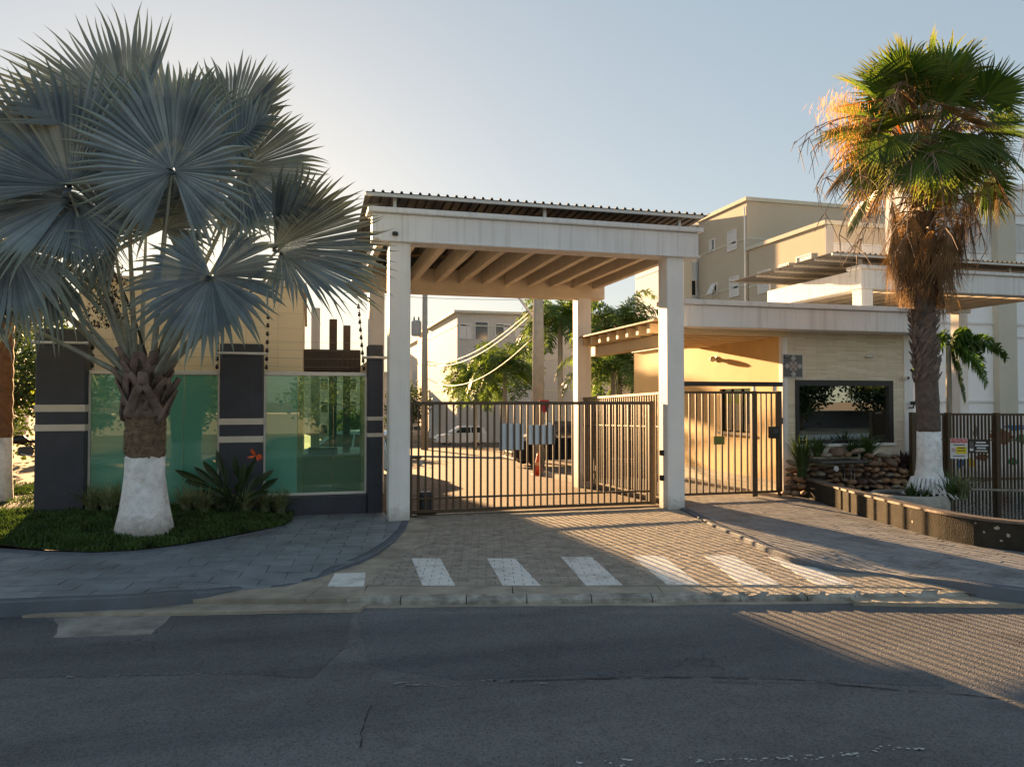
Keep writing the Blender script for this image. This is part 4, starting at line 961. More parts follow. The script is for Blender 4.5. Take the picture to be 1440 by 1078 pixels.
# right bar fence
fa, fb_ = PZ(1284, 688, .12), PZ(1500, 694, .12)
RFN = thing('bar_fence', 'tall brown bar fence on a low concrete kerb beside the fan palm', 'fence', (fa.x, fa.y, .1))
bars_between(RFN, fa, fb_, 44, .05, 1.72, .032)
for z, h in ((1.72, .05), (1.15, .03), (.06, .03)): m = MB(); m.beam((*fa.xy, .12+z), (*fb_.xy, .12+z), .045, h); m.build('rail', M_gate, RFN)
for f in (0, .24, .56, .9): p = fa.lerp(fb_, f); m = MB(); m.box((p.x-.05, p.y-.05, .0), (p.x+.05, p.y+.05, 1.88)); m.build('post', M_gate, RFN)
m = MB(); m.beam((fa.x, fa.y, .04), (fb_.x, fb_.y, .04), .28, .30); m.build('base_kerb', M_concrete, RFN)
fd = (fb_-fa).normalized(); fn = Vector((fd.y, -fd.x, 0)); frot = (math.pi/2, 0, math.atan2(fd.y, fd.x))
def fence_pt(px, py):
    r = ray(px, py); p = fa+fn*.05; den = r.x*fd.y-r.y*fd.x; tt = (p.x*fd.y-p.y*fd.x)/den; return CAM+r*tt
def fsign(name, label, a, b, mat):
    A_, B_ = fence_pt(*a), fence_pt(*b); c = (A_+B_)/2; w = (B_-A_).dot(fd); h = A_.z-B_.z
    t = thing(name, label, 'sign', (c.x, c.y, B_.z)); 
    def plate(nm, u0, u1, v0, v1, off, mt):
        m = MB(); o = c+fn*off; q = [o+fd*(u*w)+UP*(v*h) for u, v in ((u0, v0), (u1, v0), (u1, v1), (u0, v1))]; 
        k = [m.vert(p) for p in q]+[m.vert(p-fn*.0015) for p in q]; m.face(*k[:4]); m.face(*k[:3:-1])
        for j in range(4): m.face(k[j], k[j+4], k[(j+1) % 4+4], k[(j+1) % 4])
        return m.build(nm, mt, t)
    plate('plate', -.5, .5, -.5, .5, 0, mat); return t, c, w, h, plate
t, c, w, h, plate = fsign('warning_sign', 'white warning sign with red header and yellow field on the bar fence', (1336, 616), (1361, 645), M_signw)
plate('header', -.48, .48, .28, .48, .003, M_signr); plate('yellow_field', -.16, .44, -.26, .10, .003, M_signy)
text_mesh('ATENÇÃO', h*.16, c+fn*.0055+UP*(.375*h), frot, M_signw, t)
for k, v in enumerate((.18, .03, -.10, -.36)): plate('text_line', -.32 if k in (0, 3) else -.08, .34, v-.02, v+.02, .0055, M_black if k != 3 else M_plaque)
m = MB(); o = c+fn*.004-fd*(.30*w)-UP*(.07*h); m.poly([o+fd*(.12*w*math.cos(k*.5236))+UP*(.12*w*math.sin(k*.5236)) for k in range(12)]); m.build('round_symbol', M_signr, t)
m = MB(); o = c+fn*.005-fd*(.30*w)-UP*(.07*h); m.poly([o+fd*(.09*w*math.cos(k*.5236))+UP*(.09*w*math.sin(k*.5236)) for k in range(12)]); m.build('round_symbol_face', M_signw, t)
m = MB(); m.beam(o+fn*.002-fd*.02*w*3+UP*.05*w, o+fn*.002+fd*.06*w-UP*.05*w, .004, .03*w); m.build('round_symbol_bar', M_black, t)
t, c, w, h, plate = fsign('notice_sign', 'black notice sign with white text lines on the bar fence', (1362, 618), (1391, 637), M_black)
plate('pictogram', -.46, -.26, -.36, .38, .003, M_plaque); plate('pictogram_base', -.45, -.27, -.34, -.16, .0045, M_signw)
for k, (v, u0, u1) in enumerate(((.30, -.14, .34), (.08, -.18, .46), (-.12, -.10, .34), (-.34, -.16, .42))): plate('text_line', u0, u1, v-.055, v+.055, .003, M_signw if k < 3 else M_silver)
# painted low wall behind the fence
q0, q1 = PZ(1290, 664, 0) , PZ(1560, 668, 0); dd = (q1-q0).normalized(); nn2 = Vector((dd.y, -dd.x, 0))
MW = thing('mural_wall', 'white low wall with colourful painted shapes behind the bar fence', 'wall', (q0.x, q0.y, 0))
m = MB(); m.beam((q0.x, q0.y, .75), (q1.x, q1.y, .75), .15, 1.9); m.build('wall', M_white, MW)
def blot(px, py, rx, rz, cmat, sd):
    r = ray(px, py); p = q0+nn2*.08; den = r.x*dd.y-r.y*dd.x; c = CAM+r*((p.x*dd.y-p.y*dd.x)/den); s = c.length/1060; m = MB(); rr = random.Random(sd)
    m.poly([c+dd*(rx*s*rr.uniform(.6, 1.1)*math.cos(k*.349))+UP*(rz*s*rr.uniform(.6, 1.1)*math.sin(k*.349)) for k in range(18)]); m.build('painted_shape', cmat, MW)
mb = flat('mural_brown', (.22, .075, .03, 1)); mbl = flat('mural_blue', (.03, .16, .40, 1)); mg = flat('mural_green', (.03, .19, .09, 1)); my = flat('mural_yellow', (.70, .48, .05, 1)); mgy = flat('mural_grey', (.22, .20, .20, 1))
for i, (a, b, rx, rz, mm) in enumerate(((1409, 614, 14, 9, mb), (1402, 606, 7, 6, mb), (1432, 601, 16, 4, mbl), (1440, 617, 10, 7, mg), (1366, 650, 4, 8, my), (1350, 651, 5, 6, mbl), (1372, 607, 3, 8, mgy), (1382, 643, 8, 5, mb), (1424, 648, 7, 5, mg), (1470, 610, 18, 10, mbl))): blot(a, b, rx, rz, mm, i)
# ================================================================== APARTMENT BLOCKS
def win(parent, axis, pos, c, z, w, h, style='shutter', recess=.0):
    """axis 'x': wall plane x=pos facing -x ; axis 'y': wall plane y=pos facing -y"""
    def bx(m, a0, a1, z0, z1, d0, d1):
        if axis == 'x': m.box((pos-d1, a0, z0), (pos-d0, a1, z1))
        else: m.box((a0, pos-d1, z0), (a1, pos-d0, z1))
    m = MB(); e = .06
    bx(m, c-w/2-e, c+w/2+e, z-h/2-e, z-h/2, .0, .07); bx(m, c-w/2-e, c+w/2+e, z+h/2, z+h/2+e, .0, .06)
    bx(m, c-w/2-e, c-w/2, z-h/2, z+h/2, .0, .06); bx(m, c+w/2, c+w/2+e, z-h/2, z+h/2, .0, .06)
    f = m.build('window', M_winw, parent)
    m = MB(); bx(m, c-w/2, c+w/2, z-h/2, z+h/2, .003, .012); m.build('pane', M_pane, f)
    if style == 'shutter':
        m = MB(); bx(m, c-w/2+.01, c+w*.05, z-h/2+.01, z+h/2-.01, .016, .035); bx(m, c+w*.07, c+w/2-.01, z-h/2+.01, z+h/2-.01, .016, .03); m.build('shutter', M_shut, f)
    if style == 'half':
        m = MB(); bx(m, c+w*.05, c+w/2-.01, z-h/2+.01, z+h/2-.01, .016, .035); m.build('shutter', M_shut, f)
    if style == 'awning' and axis == 'x':
        m = MB(); a = (pos-.04, c-w/2, z+h/2); b = (pos-.04, c+w/2, z+h/2); m.beam(((a[0]+pos-.5)/2, c-w/2, z), ((a[0]+pos-.5)/2, c+w/2, z), .04, h, (.5, 0, 1)); m.build('open_sash', M_winw, f)
    return f
def block(label, name, x0, x1, y0, y1, z0, z1, mat, cap=M_apttrim, floors=(), par=.12):
    t = thing(name, label, 'building', ((x0+x1)/2, (y0+y1)/2, z0))
    m = MB(); m.box((x0, y0, z0), (x1, y1, z1)); m.build('wall', mat, t)
    m = MB(); m.box((x0-par, y0-par, z1+.002), (x1+par, y1+par, z1+.22)); m.build('roof', cap, t)
    for z in floors: m = MB(); m.box((x0-.035, y0-.035, z), (x1+.035, y1+.035, z+.10)); m.build('string_course', cap, t)
    return t
AX, AY = 25.47, 40.0
tA = block('tall cream apartment block with ledge lines behind the guardhouse canopy', 'apartment_block', AX, 36, AY, 45.8, -1.2, 14.2, M_apt, M_apttrim, (11.9, 9.1, 6.3, 3.5))
for px, py, w, h, st in ((1030, 338, .95, 1.15, 'shutter'), (1002, 345, .6, .7, 'half'), (1033, 403, .95, 1.15, 'shutter'), (1005, 407, .6, .7, 'awning')):
    p = PX(px, py, AX); 
    for k in range(2): win(tA, 'x', AX, p.y, p.z-k*5.6, w, h, st)
m = MB(); m.tube([(AX-.06, AY+.15, -1), (AX-.06, AY+.15, 13.9)], .05, 6); m.build('downpipe', M_aptw, tA)
p = PX(1160, 313, AX); A2Y = p.y
tA2 = block('lower cream apartment wing with a tilted open window by the guardhouse roof', 'apartment_wing', AX+.02, 40, A2Y, AY-.13, -1.2, 11.15, M_apt, M_apttrim, (8.9, 6.1, 3.3))
for px, py, w, h, st in ((1075, 396, 1.1, 1.2, 'shutter'), (1103, 383, .8, .8, 'awning'), (1131, 377, 1.15, 1.25, 'shutter')):
    p = PX(px, py, AX+.02); win(tA2, 'x', AX+.02, p.y, p.z, w, h, st); win(tA2, 'x', AX+.02, p.y, p.z-2.8, w, h, st)
for px in (1185, 1225):
    for zz in (9.6, 6.8, 4.0): p = PY(px, 360, A2Y); win(tA2, 'y', A2Y, p.x, zz, 1.1, 1.2, 'shutter')
m = MB(); p = PY(1166, 360, A2Y); m.box((p.x-.25, A2Y-.10, -1), (p.x+.2, A2Y-.002, 11.1)); m.build('pilaster', M_aptgrey, tA2)
p0, p1 = PY(961, 330, 46.2), PY(986, 318, 46.2)
tA3 = block('pale bluish stair block set back behind the portico column', 'apartment_block', p0.x, 33, 46.2, 54, -1.2, p1.z, M_aptb, M_aptw, (11.6, 8.8, 6.0))
for py in (345, 405, 462): p = PY(977, py, 46.2); win(tA3, 'y', 46.2, p.x, p.z, .7, 1.0, 'half')
m = MB(); m.box((p0.x-.15, 45.9, -1.2), (p0.x+.45, 46.19, p1.z)); m.build('pilaster', M_apttrim, tA3)
p0 = PY(903, 366, 60)
tH = block('distant cream block with an air conditioner seen beside the portico column', 'apartment_block', p0.x, p0.x+14, 50, 60, -1.5, p0.z, M_apt, M_apttrim, (14.3-2.9, 14.3-5.8))
for px, py in ((915, 385), (917, 432), (912, 470)): p = PX(px, py, p0.x); win(tH, 'x', p0.x, p.y, p.z, 1.1, 1.2, 'half')
p = PX(910, 402, p0.x); t = thing('air_conditioner', 'white air conditioner unit on the distant cream block', 'air conditioner', (p0.x-.2, p.y, p.z))
m = MB(); m.bbox((p0.x-.42, p.y-.45, p.z-.3), (p0.x-.02, p.y+.45, p.z+.3), .03); m.build('casing', M_aptw, t)
m = MB(); m.lathe((p0.x-.425, p.y-.1, p.z), [(.22, 0), (.22, -.02), (.05, -.03)], 14, 'x'); m.build('fan_grille', M_black, t)
# white block at the right
CY = 24.6; cx0 = PY(1283, 400, CY).x; ctop = PY(1440, 268, CY).z
tC = block('white rendered block with a grey green pilaster behind the bar fence', 'apartment_block', cx0, 52, CY, 26.0, -.5, ctop, M_aptw, M_aptw, ())
for py, h in ((457, .10), (474, .06), (566, .08), (300, .1)): p = PY(1390, py, CY); m = MB(); m.box((cx0-.03, CY-.05, p.z), (52, CY-.001, p.z+h)); m.build('ledge', M_winw, tC)
a, b = PY(1395, 400, CY).x, PY(1420, 400, CY).x
m = MB(); m.box((a, CY-.30, PY(1400, 610, CY).z), (b, CY-.002, ctop)); m.build('pilaster', M_apttrim, tC)
m = MB(); p, q = PY(1343, 586, CY), PY(1402, 610, CY); m.box((p.x, CY-.12, q.z), (q.x, CY-.002, p.z)); m.build('panel', M_aptgrey, tC)
for px in (1345, 1375, 1432, 1455):
    p = PY(px, 335, CY); win(tC, 'y', CY, p.x, p.z, .9, 1.1, 'shutter'); p = PY(px, 520, CY)
# blocks seen through the portico
def far_block(label, pl, pr, ptop, Y, depth, mat, wins, seed, floors=3, capm=M_apttrim):
    a, b = PY(pl, ptop, Y), PY(pr, ptop, Y)
    t = block(label, 'apartment_block', a.x, b.x, Y, Y+depth, -2, a.z, mat, capm, [a.z-1.1-2.8*k for k in range(floors)], .35)
    for px, py, w, h, st in wins:
        p = PY(px, py, Y)
        for k in range(3): win(t, 'y', Y, p.x, p.z-2.8*k, w, h, st)
    return t
tD = far_block('long white block with overhanging flat roof behind the feather palms', 643, 905, 440, 64, 16, M_far, [(677, 465, 1.1, 1.5, 'none'), (707, 464, 1.3, 1.0, 'half'), (735, 466, 1.3, 1.0, 'shutter'), (655, 466, 1.0, 1.2, 'shutter'), (845, 500, 1.3, 1.2, 'half')], 1)
tE = far_block('narrow pale block next beyond the long white block', 612, 639, 458, 84, 14, M_apt, [(619, 478, 1.3, 1.3, 'half'), (631, 478, 1.3, 1.3, 'shutter')], 2)
tF = far_block('pale block beyond the utility pole with the transformer', 590, 611, 478, 100, 14, M_far, [(601, 500, 1.4, 1.4, 'half')], 3, 2)
tG = far_block('farthest low cream block at the end of the drive', 560, 589, 499, 110, 14, M_apt, [(583, 530, 1.6, 1.6, 'none')], 4, 2)
for px, py in ((640, 455), (626, 472)):                # side windows facing the drive
    pass
far_block('low distant block seen through the reception opening', 425, 558, 524, 95, 12, M_far, [(460, 540, 1.5, 1.3, 'half'), (480, 540, 1.5, 1.3, 'shutter'), (500, 540, 1.5, 1.3, 'half')], 5, 2)
tL = block('pale block left of the inner drive hidden behind the reception building', 'apartment_block', -8.6, -2.15, 50, 62, -1.8, 9.0, M_far, M_apttrim, (6.2, 3.4))  # unseen block, added and sized so its shadow edge crosses the street
for k in range(3):
    for j in range(3): win(tL, 'y', 50, -7.4+k*2.7, 7.4-2.8*j, 1.2, 1.2, 'half')
# inner boundary wall seen low through the bars
w0, w1 = PS(575, 600), PS(840, 640)
# ================================================================== UTILITY POLES AND CABLES
def upole(label, px, pyb, h, r0, r1, arm):
    b = PS(px, pyb); t = thing('utility_pole', label, 'utility pole', b)
    m = MB(); m.tube([b-UP*.3, b+UP*h], [r0, r1], 10); m.build('shaft', M_pole, t, smooth=True)
    if arm:
        m = MB(); m.beam(b+UP*(h-.5)-RT*1.0, b+UP*(h-.5)+RT*.8, .1, .12); m.build('crossarm', M_pole, t)
        for k in (-.9, -.4, .3, .7): m = MB(); m.lathe(b+UP*(h-.43)+RT*k, [(.03, 0), (.07, .05), (.05, .12), (.07, .17), (.03, .22)], 8); m.build('insulator', M_motor, t)
        m = MB(); c = b+UP*(h-3.6)-RT*.55; m.lathe(c, [(.30, 0), (.33, .1), (.33, .9), (.25, 1.0)], 14); m.build('transformer', M_aptgrey, t)
        for k in (-.15, .15): m = MB(); m.lathe(c+UP*1.0+RT*k, [(.04, 0), (.06, .08), (.03, .25)], 8); m.build('bushing', M_motor, t)
    else:
        m = MB(); m.tube([b+UP*(h-2.9), b+UP*(h-1.9)-RT*.75], .05, 6); m.build('strut', M_metalrail, t)
    return b
b1 = upole('thick concrete utility pole among the feather palms behind the gate', 757, 657, 8.4, .26, .19, False)
b2 = upole('slim utility pole with crossarm and transformer far down the drive', 597, 632, 11.0, .24, .16, True)
d1, d2 = b1.dot(FH), b2.dot(FH)
hh = [(PD(752, 432, d1), PD(600, 508, d2), .75), (PD(752, 438, d1), PD(600, 512, d2), .8), (PD(752, 472, d1), PD(600, 531, d2), 1.1)]
for i, (a, b, s) in enumerate(hh): cable('power_cable', ('upper of two parallel cables sagging between the two utility poles', 'lower of two parallel cables sagging between the two utility poles', 'lowest slack cable sagging deepest between the two utility poles')[i], a, b, s, .026, plain('sunlit_cable%d' % i, (.6, .55, .45, 1), .6, 0, 4, 0), 24)  # sunlight on the cables is put into their pale sheath colour
a = PY(578, 413, 40); b = PY(1000, 405, 42)
cable('power_cable', 'thin overhead cable just below the rear beam of the portico', (PY(480, 411, 30)), (PY(745, 421, 34)), .1, .012)
# ================================================================== CARS
def make_car(name, label, paint, loc, heading, L=3.9, W=1.68, H=1.5, suv=False, group='cars parked along the inner drive'):
    t = thing(name, label, 'car', (0, 0, 0), group)
    h = H/1.5; zb = .22*(1.25 if suv else 1); belt = .92*h; x = lambda f: -L/2+f*L   # front is +x
    if suv: prof = [(0, zb+.1), (0.0, .62*h), (.015, belt), (.03, belt+.03), (.72, belt+.06), (.78, belt+.02), (.97, .86*h), (1.0, .70*h), (1.0, zb+.12), (.97, zb), (.03, zb)]
    else: prof = [(0, zb+.12), (.0, .60*h), (.02, belt), (.05, belt+.02), (.70, belt), (.76, belt-.02), (.95, .76*h), (.99, .62*h), (1.0, .42*h), (.985, zb+.06), (.95, zb), (.03, zb)]
    def loft(m, prof, secs):
        rings = []
        for yy, sx, dz in secs: rings.append([m.vert((x(.5+(px-.5)*sx), yy, pz+dz*(pz-.5))) for px, pz in prof])
        n = len(prof)
        for a, b in zip(rings, rings[1:]):
            for k in range(n): m.face(a[k], a[(k+1) % n], b[(k+1) % n], b[k])
        m.face(*rings[0][::-1]); m.face(*rings[-1])
    w = W/2; m = MB(); loft(m, prof, [(-w, .965, -.03), (-w*.96, .985, 0), (-w*.75, 1, .0), (w*.75, 1, .0), (w*.96, .985, 0), (w, .965, -.03)]); body = m.build('body', paint, t, smooth=False, origin=(0, 0, 0))
    if suv: gh = [(.02, belt), (.05, H-.06), (.10, H), (.58, H), (.62, H-.03), (.74, belt+.03)]
    else: gh = [(.03, belt), (.09, H-.12), (.16, H-.02), (.45, H), (.54, H-.04), (.74, belt)]
    m = MB(); rings = []
    for s in (-1, 1): rings.append([m.vert((x(px), s*(w*.955-(pz-belt)*.33), pz)) for px, pz in gh])
    n = len(gh)
    for k in range(n): m.face(rings[0][k], rings[0][(k+1) % n], rings[1][(k+1) % n], rings[1][k])
    m.face(*rings[0][::-1]); m.face(*rings[1]); m.build('roof', paint, t, origin=(0, 0, 0))
    gp = lambda px, pz, s, o=.008: (x(px), s*(w*.955-(pz-belt)*.33+o), pz)
    for s in (-1, 1):
        zt = H-.13; zb2 = belt+.05
        for pts in ((( .13, zb2), (.15, zt), (.335, zt+.02), (.335, zb2)), ((.355, zb2), (.355, zt+.02), (.53, zt-.0), (.665, zb2))):
            m = MB(); q = [gp(a, b, s) for a, b in pts]; m.poly(q if s < 0 else q[::-1]); m.build('side_window', M_pane, t, origin=(0, 0, 0))
        m = MB(); m.bbox((x(.64), s*(w+.01), belt+.02), (x(.675), s*(w+.17), belt+.14), .02); m.build('mirror', paint, t, origin=(0, 0, 0))
    def strip(a, b, nm, o=.006):                        # windscreen / rear glass
        m = MB(); (xa, za), (xb, zb_) = a, b; ya, yb = w*.955-(za-belt)*.33-.07, w*.955-(zb_-belt)*.33-.07
        q = [(x(xa), -ya, za+o), (x(xa), ya, za+o), (x(xb), yb, zb_+o), (x(xb), -yb, zb_+o)]; m.poly(q); m.poly(q[::-1]) if False else None; m.build(nm, M_pane, t, origin=(0, 0, 0))
    sh = .012
    a, b = gh[-1], gh[-2]; strip((a[0]-.0+sh*.4, a[1]+.04), (b[0]+sh*.6, b[1]-.01), 'windscreen', .012)
    a, b = gh[0], gh[1]; strip((a[0]-sh*.7, a[1]+.05), (b[0]-sh*.7, b[1]-.02), 'rear_window', .0)
    for fx in (.175, .80):
        for s in (-1, 1):
            c = (x(fx), s*(w-.10), .31*(1.15 if suv else 1)); r = c[2]; m = MB()
            m.lathe(c, [(r*.6, -.09), (r*.93, -.10), (r, -.06), (r, .06), (r*.93, .10), (r*.6, .09)], 20, 'y'); wh = m.build('wheel', M_rubber, t, smooth=False, origin=(0, 0, 0))
            m = MB(); m.lathe((c[0], c[1]+s*.085, c[2]), [(r*.62, -.02), (r*.62, .02), (r*.2, .03 if s > 0 else -.03), (r*.1, .0)], 12, 'y'); m.build('rim', M_chrome, wh, origin=(0, 0, 0))
    for s in (-1, 1):
        m = MB(); m.bbox((x(.955), s*w*.55, .60*h), (x(.995), s*w*.93, .72*h), .02); m.build('headlight', M_signw, t, origin=(0, 0, 0))
        m = MB(); m.bbox((x(-.004), s*w*.72, .68*h), (x(.02), s*w*.95, .95*h), .015); m.build('tail_light', M_signr, t, origin=(0, 0, 0))
    m = MB(); m.bbox((x(.985), -w*.5, .36*h), (x(1.004), w*.5, .50*h), .01); m.build('grille', M_black, t, origin=(0, 0, 0))
    m = MB(); m.bbox((x(.99), -w*.9, .25), (x(1.012), w*.9, .36), .01); m.build('bumper', M_black if suv else paint, t, origin=(0, 0, 0))
    t.location = loc; t.rotation_euler = (0, 0, heading); return t
def carpaint(n, c, r=.25): return plain(n, c, r, .02, 4, 0, spec=.6)
cw = carpaint('car_white', (.72, .72, .72, 1)); ck = carpaint('car_black', (.012, .013, .015, 1)); cs_ = carpaint('car_silver', (.40, .41, .42, 1)); cr = carpaint('car_maroon', (.06, .02, .02, 1)); cb = carpaint('car_pale_blue', (.40, .58, .70, 1))
p = PS(648, 625); make_car('parked_car', 'white hatchback parked facing the gate side in front of the palms', cw, p, R(182), 4.1)
p = PS(628, 617); make_car('parked_car', 'dark maroon car half hidden behind the white hatchback', cr, p+Vector((0, 3, 0)), R(182))
p = PS(578, 616); make_car('parked_car', 'silver car at the far end beside the portico column', cs_, p+Vector((-.5, 0, 0)), R(190))
p = PS(782, 655); make_car('parked_car', 'black off roader with high roof parked behind the pale boards', ck, p+Vector((.4, .6, 0)), R(183), 4.4, 1.8, 1.75, True)
p = PS(748, 640); make_car('parked_car', 'white car behind the black off roader', cw, p+Vector((2.2, 4.0, 0)), R(180), 4.2)
p = Vector((1.3, 27, zi(27))); make_car('parked_car', 'pale blue car seen through the reception opening', cb, p, R(150), 4.0)
# traffic cone
p = PS(757, 668); t = thing('traffic_cone', 'dirty red cone standing on the inner drive at the pole', 'traffic cone', p)
m = MB(); m.bbox(p+Vector((-.2, -.2, 0)), p+Vector((.2, .2, .04)), .01); m.build('base', M_cone, t)
m = MB(); m.lathe(p, [(.16, .04), (.12, .28), (.06, .62), (.03, .72)], 14); m.build('cone', M_cone, t, smooth=True)
m = MB(); m.lathe(p, [(.118, .32), (.10, .44), (.09, .44)], 14); m.build('reflective_collar', plain('collar', (.6, .3, .12, 1)), t)
# ================================================================== MOTORCYCLES
def make_moto(label, loc, heading):
    t = thing('motorcycle', label, 'motorcycle', (0, 0, 0), 'parked motorcycles')
    for x in (-.65, .65):
        m = MB(); m.lathe((x, 0, .30), [(.22, -.04), (.29, -.05), (.31, -.02), (.31, .02), (.29, .05), (.22, .04)], 22, 'y'); wh = m.build('wheel', M_rubber, t, origin=(0, 0, 0))
        m = MB()
        for k in range(6): a = k*1.047; m.beam((x, 0, .30), (x+.22*math.cos(a), 0, .30+.22*math.sin(a)), .02, .025, (0, 1, 0))
        m.build('spoke_wheel', M_chrome, wh, origin=(0, 0, 0))
    m = MB(); m.tube([(.66, .07, .30), (.44, .07, .92)], .025, 8); m.tube([(.66, -.07, .30), (.44, -.07, .92)], .025, 8); m.build('fork', M_chrome, t, origin=(0, 0, 0))
    m = MB(); m.tube([(.36, -.36, 1.02), (.42, -.2, 1.0), (.43, 0, .97), (.42, .2, 1.0), (.36, .36, 1.02)], .016, 6); m.build('handlebar', M_black, t, origin=(0, 0, 0))
    m = MB(); m.lathe((.52, 0, .85), [(.02, -.05), (.10, -.02), (.11, .04), (.03, .07)], 12, 'x'); m.build('headlight', M_chrome, t, origin=(0, 0, 0))
    m = MB(); m.tube([(.40, 0, .72), (.30, 0, .80), (.10, 0, .82), (-.05, 0, .74)], [.05, .14, .15, .08], 10); m.build('fuel_tank', M_black, t, smooth=True, origin=(0, 0, 0))
    m = MB(); m.tube([(-.05, 0, .74), (-.3, 0, .74), (-.6, 0, .80), (-.80, 0, .84)], [.09, .13, .12, .05], 8, squash=.5); m.build('seat', M_black, t, smooth=True, origin=(0, 0, 0))
    m = MB(); m.bbox((-.22, -.15, .28), (.22, .15, .58), .05); m.build('engine', M_motor, t, origin=(0, 0, 0))
    m = MB(); m.tube([(.15, .17, .35), (-.2, .19, .26), (-.85, .2, .36)], [.025, .03, .05], 8); m.build('exhaust', M_chrome, t, smooth=True, origin=(0, 0, 0))
    m = MB(); m.tube([(.44, 0, .86), (.0, 0, .62), (-.25, 0, .60), (-.65, 0, .30)], .025, 6); m.tube([(-.25, 0, .62), (-.7, 0, .78)], .02, 6); m.build('frame', M_black, t, origin=(0, 0, 0))
    m = MB()
    for k in range(7): a0, a1 = .3+k*.3, .3+(k+1)*.3; m.beam((-.65+.35*math.cos(a0), 0, .30+.35*math.sin(a0)), (-.65+.35*math.cos(a1), 0, .30+.35*math.sin(a1)), .12, .012, (0, 1, 0)) if False else m.beam((-.65+.35*math.cos(a0), 0, .30+.35*math.sin(a0)), (-.65+.35*math.cos(a1), 0, .30+.35*math.sin(a1)), .13, .012)
    m.build('mudguard', M_black, t, origin=(0, 0, 0))
    t.location = loc; t.rotation_euler = (0, 0, heading); return t
p = PZ(36, 652, .03); make_moto('black motorcycle parked on bare earth beyond the wide pillar', (p.x, p.y, .03), R(200))
make_moto('dark motorcycle standing behind the brown side fence', (8.6, 22.3, zi(22.3)), R(80))
# ================================================================== PLANTS
def fan(m, H, A, N, Rr, n=56, spread=150, split=.55, fold=.45, droop=.10, cup=.06, vcup=.10, seed=0, jit=.05, taper=.85, minl=.72):
    rr = random.Random(seed); A, N, B = ortho(Vector(A), Vector(N)); H = Vector(H); sp = R(spread); dth = 2*sp/n
    st = (.03, .28, split, split+(1-split)*.4, split+(1-split)*.75, 1.0)
    for i in range(n):
        th = -sp+(i+.5)*dth; L = Rr*(minl+(1-minl)*math.cos(th*.55))*rr.uniform(.90, 1.04)
        tone = rr.randrange(8); tilt = rr.uniform(-.13, .13); bend = rr.uniform(-1, 1)*jit; dro = droop*rr.uniform(.5, 1.6); tw = rr.uniform(-.25, .25)
        pr = None
        for s in st:
            r = s*L; over = max(0, (s-split)/(1-split)); a = th+bend*over*over; d = A*math.cos(a)+B*math.sin(a); pp = -A*math.sin(a)+B*math.cos(a)
            w = min(r, split*L)*math.tan(dth/2)*1.12*((1-over)**taper if over > 0 else 1)
            c = H+d*r+N*(cup*r*r/Rr+vcup*abs(math.sin(th))*r)-UP*(dro*Rr*max(0, s-.35)**2*1.6)
            pp = (pp+N*(tw*over+tilt)).normalized(); t = s*.98+tone
            if s == 1.0: cu = (m.vert(c, t),)
            else: cu = (m.vert(c-pp*w, t), m.vert(c+N*(fold*w), t), m.vert(c+pp*w, t))
            if pr:
                if len(cu) == 3: m.face(pr[0], pr[1], cu[1], cu[0]); m.face(pr[1], pr[2], cu[2], cu[1])
                else: m.face(pr[0], pr[1], cu[0]); m.face(pr[1], pr[2], cu[0])
            pr = cu
def curve3(a, b, lift, n=8, sag=0):
    a = Vector(a); b = Vector(b); mid = (a+b)/2+Vector(lift); return [a*(1-t)**2+mid*(2*t*(1-t))+b*t*t for t in [k/n for k in range(n+1)]]
# ---------------------------------------------------------------- silver palm
tb = PZ(203, 742, .17); TX, TY = tb.x, tb.y; TD = Vector((TX, TY, 0)).dot(FH)
BP = thing('silver_palm', 'stout silver blue fan palm with whitewashed trunk on the lawn', 'palm tree', (TX, TY, .12))
def tpt(px, py, dd=0.0):                                  # point near the palm's own distance; dd metres nearer the street
    return PD(px, py, TD-dd)
sc_ = TD/FPX
prof = [(.45, .02), (.42, .2), (.365, .45), (.32, .75), (.295, 1.0), (.288, 1.28)]
def trunk_seg(name, mat, z0, z1, r0, r1, n, rough, parent, lean=0):
    m = MB(); pts = []; rad = []
    for k in range(n+1): f = k/n; z = z0+(z1-z0)*f; pts.append((TX, TY, z)); rad.append(r0+(r1-r0)*f+random.uniform(-rough, rough))
    m.tube(pts, rad, 26); m.v = [(x+random.uniform(-rough, rough), y+random.uniform(-rough, rough), z) for x, y, z in m.v]; return m.build(name, mat, parent, smooth=True)
m = MB(); m.tube([(TX, TY, z) for r, z in prof], [r*1.0 for r, z in prof], 30); 
m.v = [(x*1+ (x-TX)*.035*noise.noise((x*6, y*6, z*3)), y+(y-TY)*.035*noise.noise((x*6, y*6, z*3)), z) for x, y, z in m.v]
m.v = [(x, y, z+(.05*noise.noise((x*11, y*11, 2.)) if z > 1.2 else 0)) for x, y, z in m.v]
m.build('whitewashed_trunk', M_white_tr, BP, smooth=True)
trunk_seg('trunk', M_bark, 1.10, 1.92, .278, .30, 24, .010, BP)
m = MB()                                                 # torn fibres and old leaf scars
for k in range(150):
    a = random.uniform(0, 6.28); z = random.uniform(1.33, 1.9); r = .288; w = random.uniform(.02, .06); h = random.uniform(.012, .035); c = Vector((TX+math.cos(a)*r, TY+math.sin(a)*r, z)); tg = Vector((-math.sin(a), math.cos(a), 0)); o = Vector((math.cos(a), math.sin(a), 0))
    m.beam(c-tg*w, c+tg*w, .03, h)
m.build('bark_scars', M_bark, BP, kind='stuff')
crown = Vector((TX, TY, 2.55))
trunk_seg('crownshaft', M_boot, 1.9, 2.75, .31, .16, 8, .01, BP)
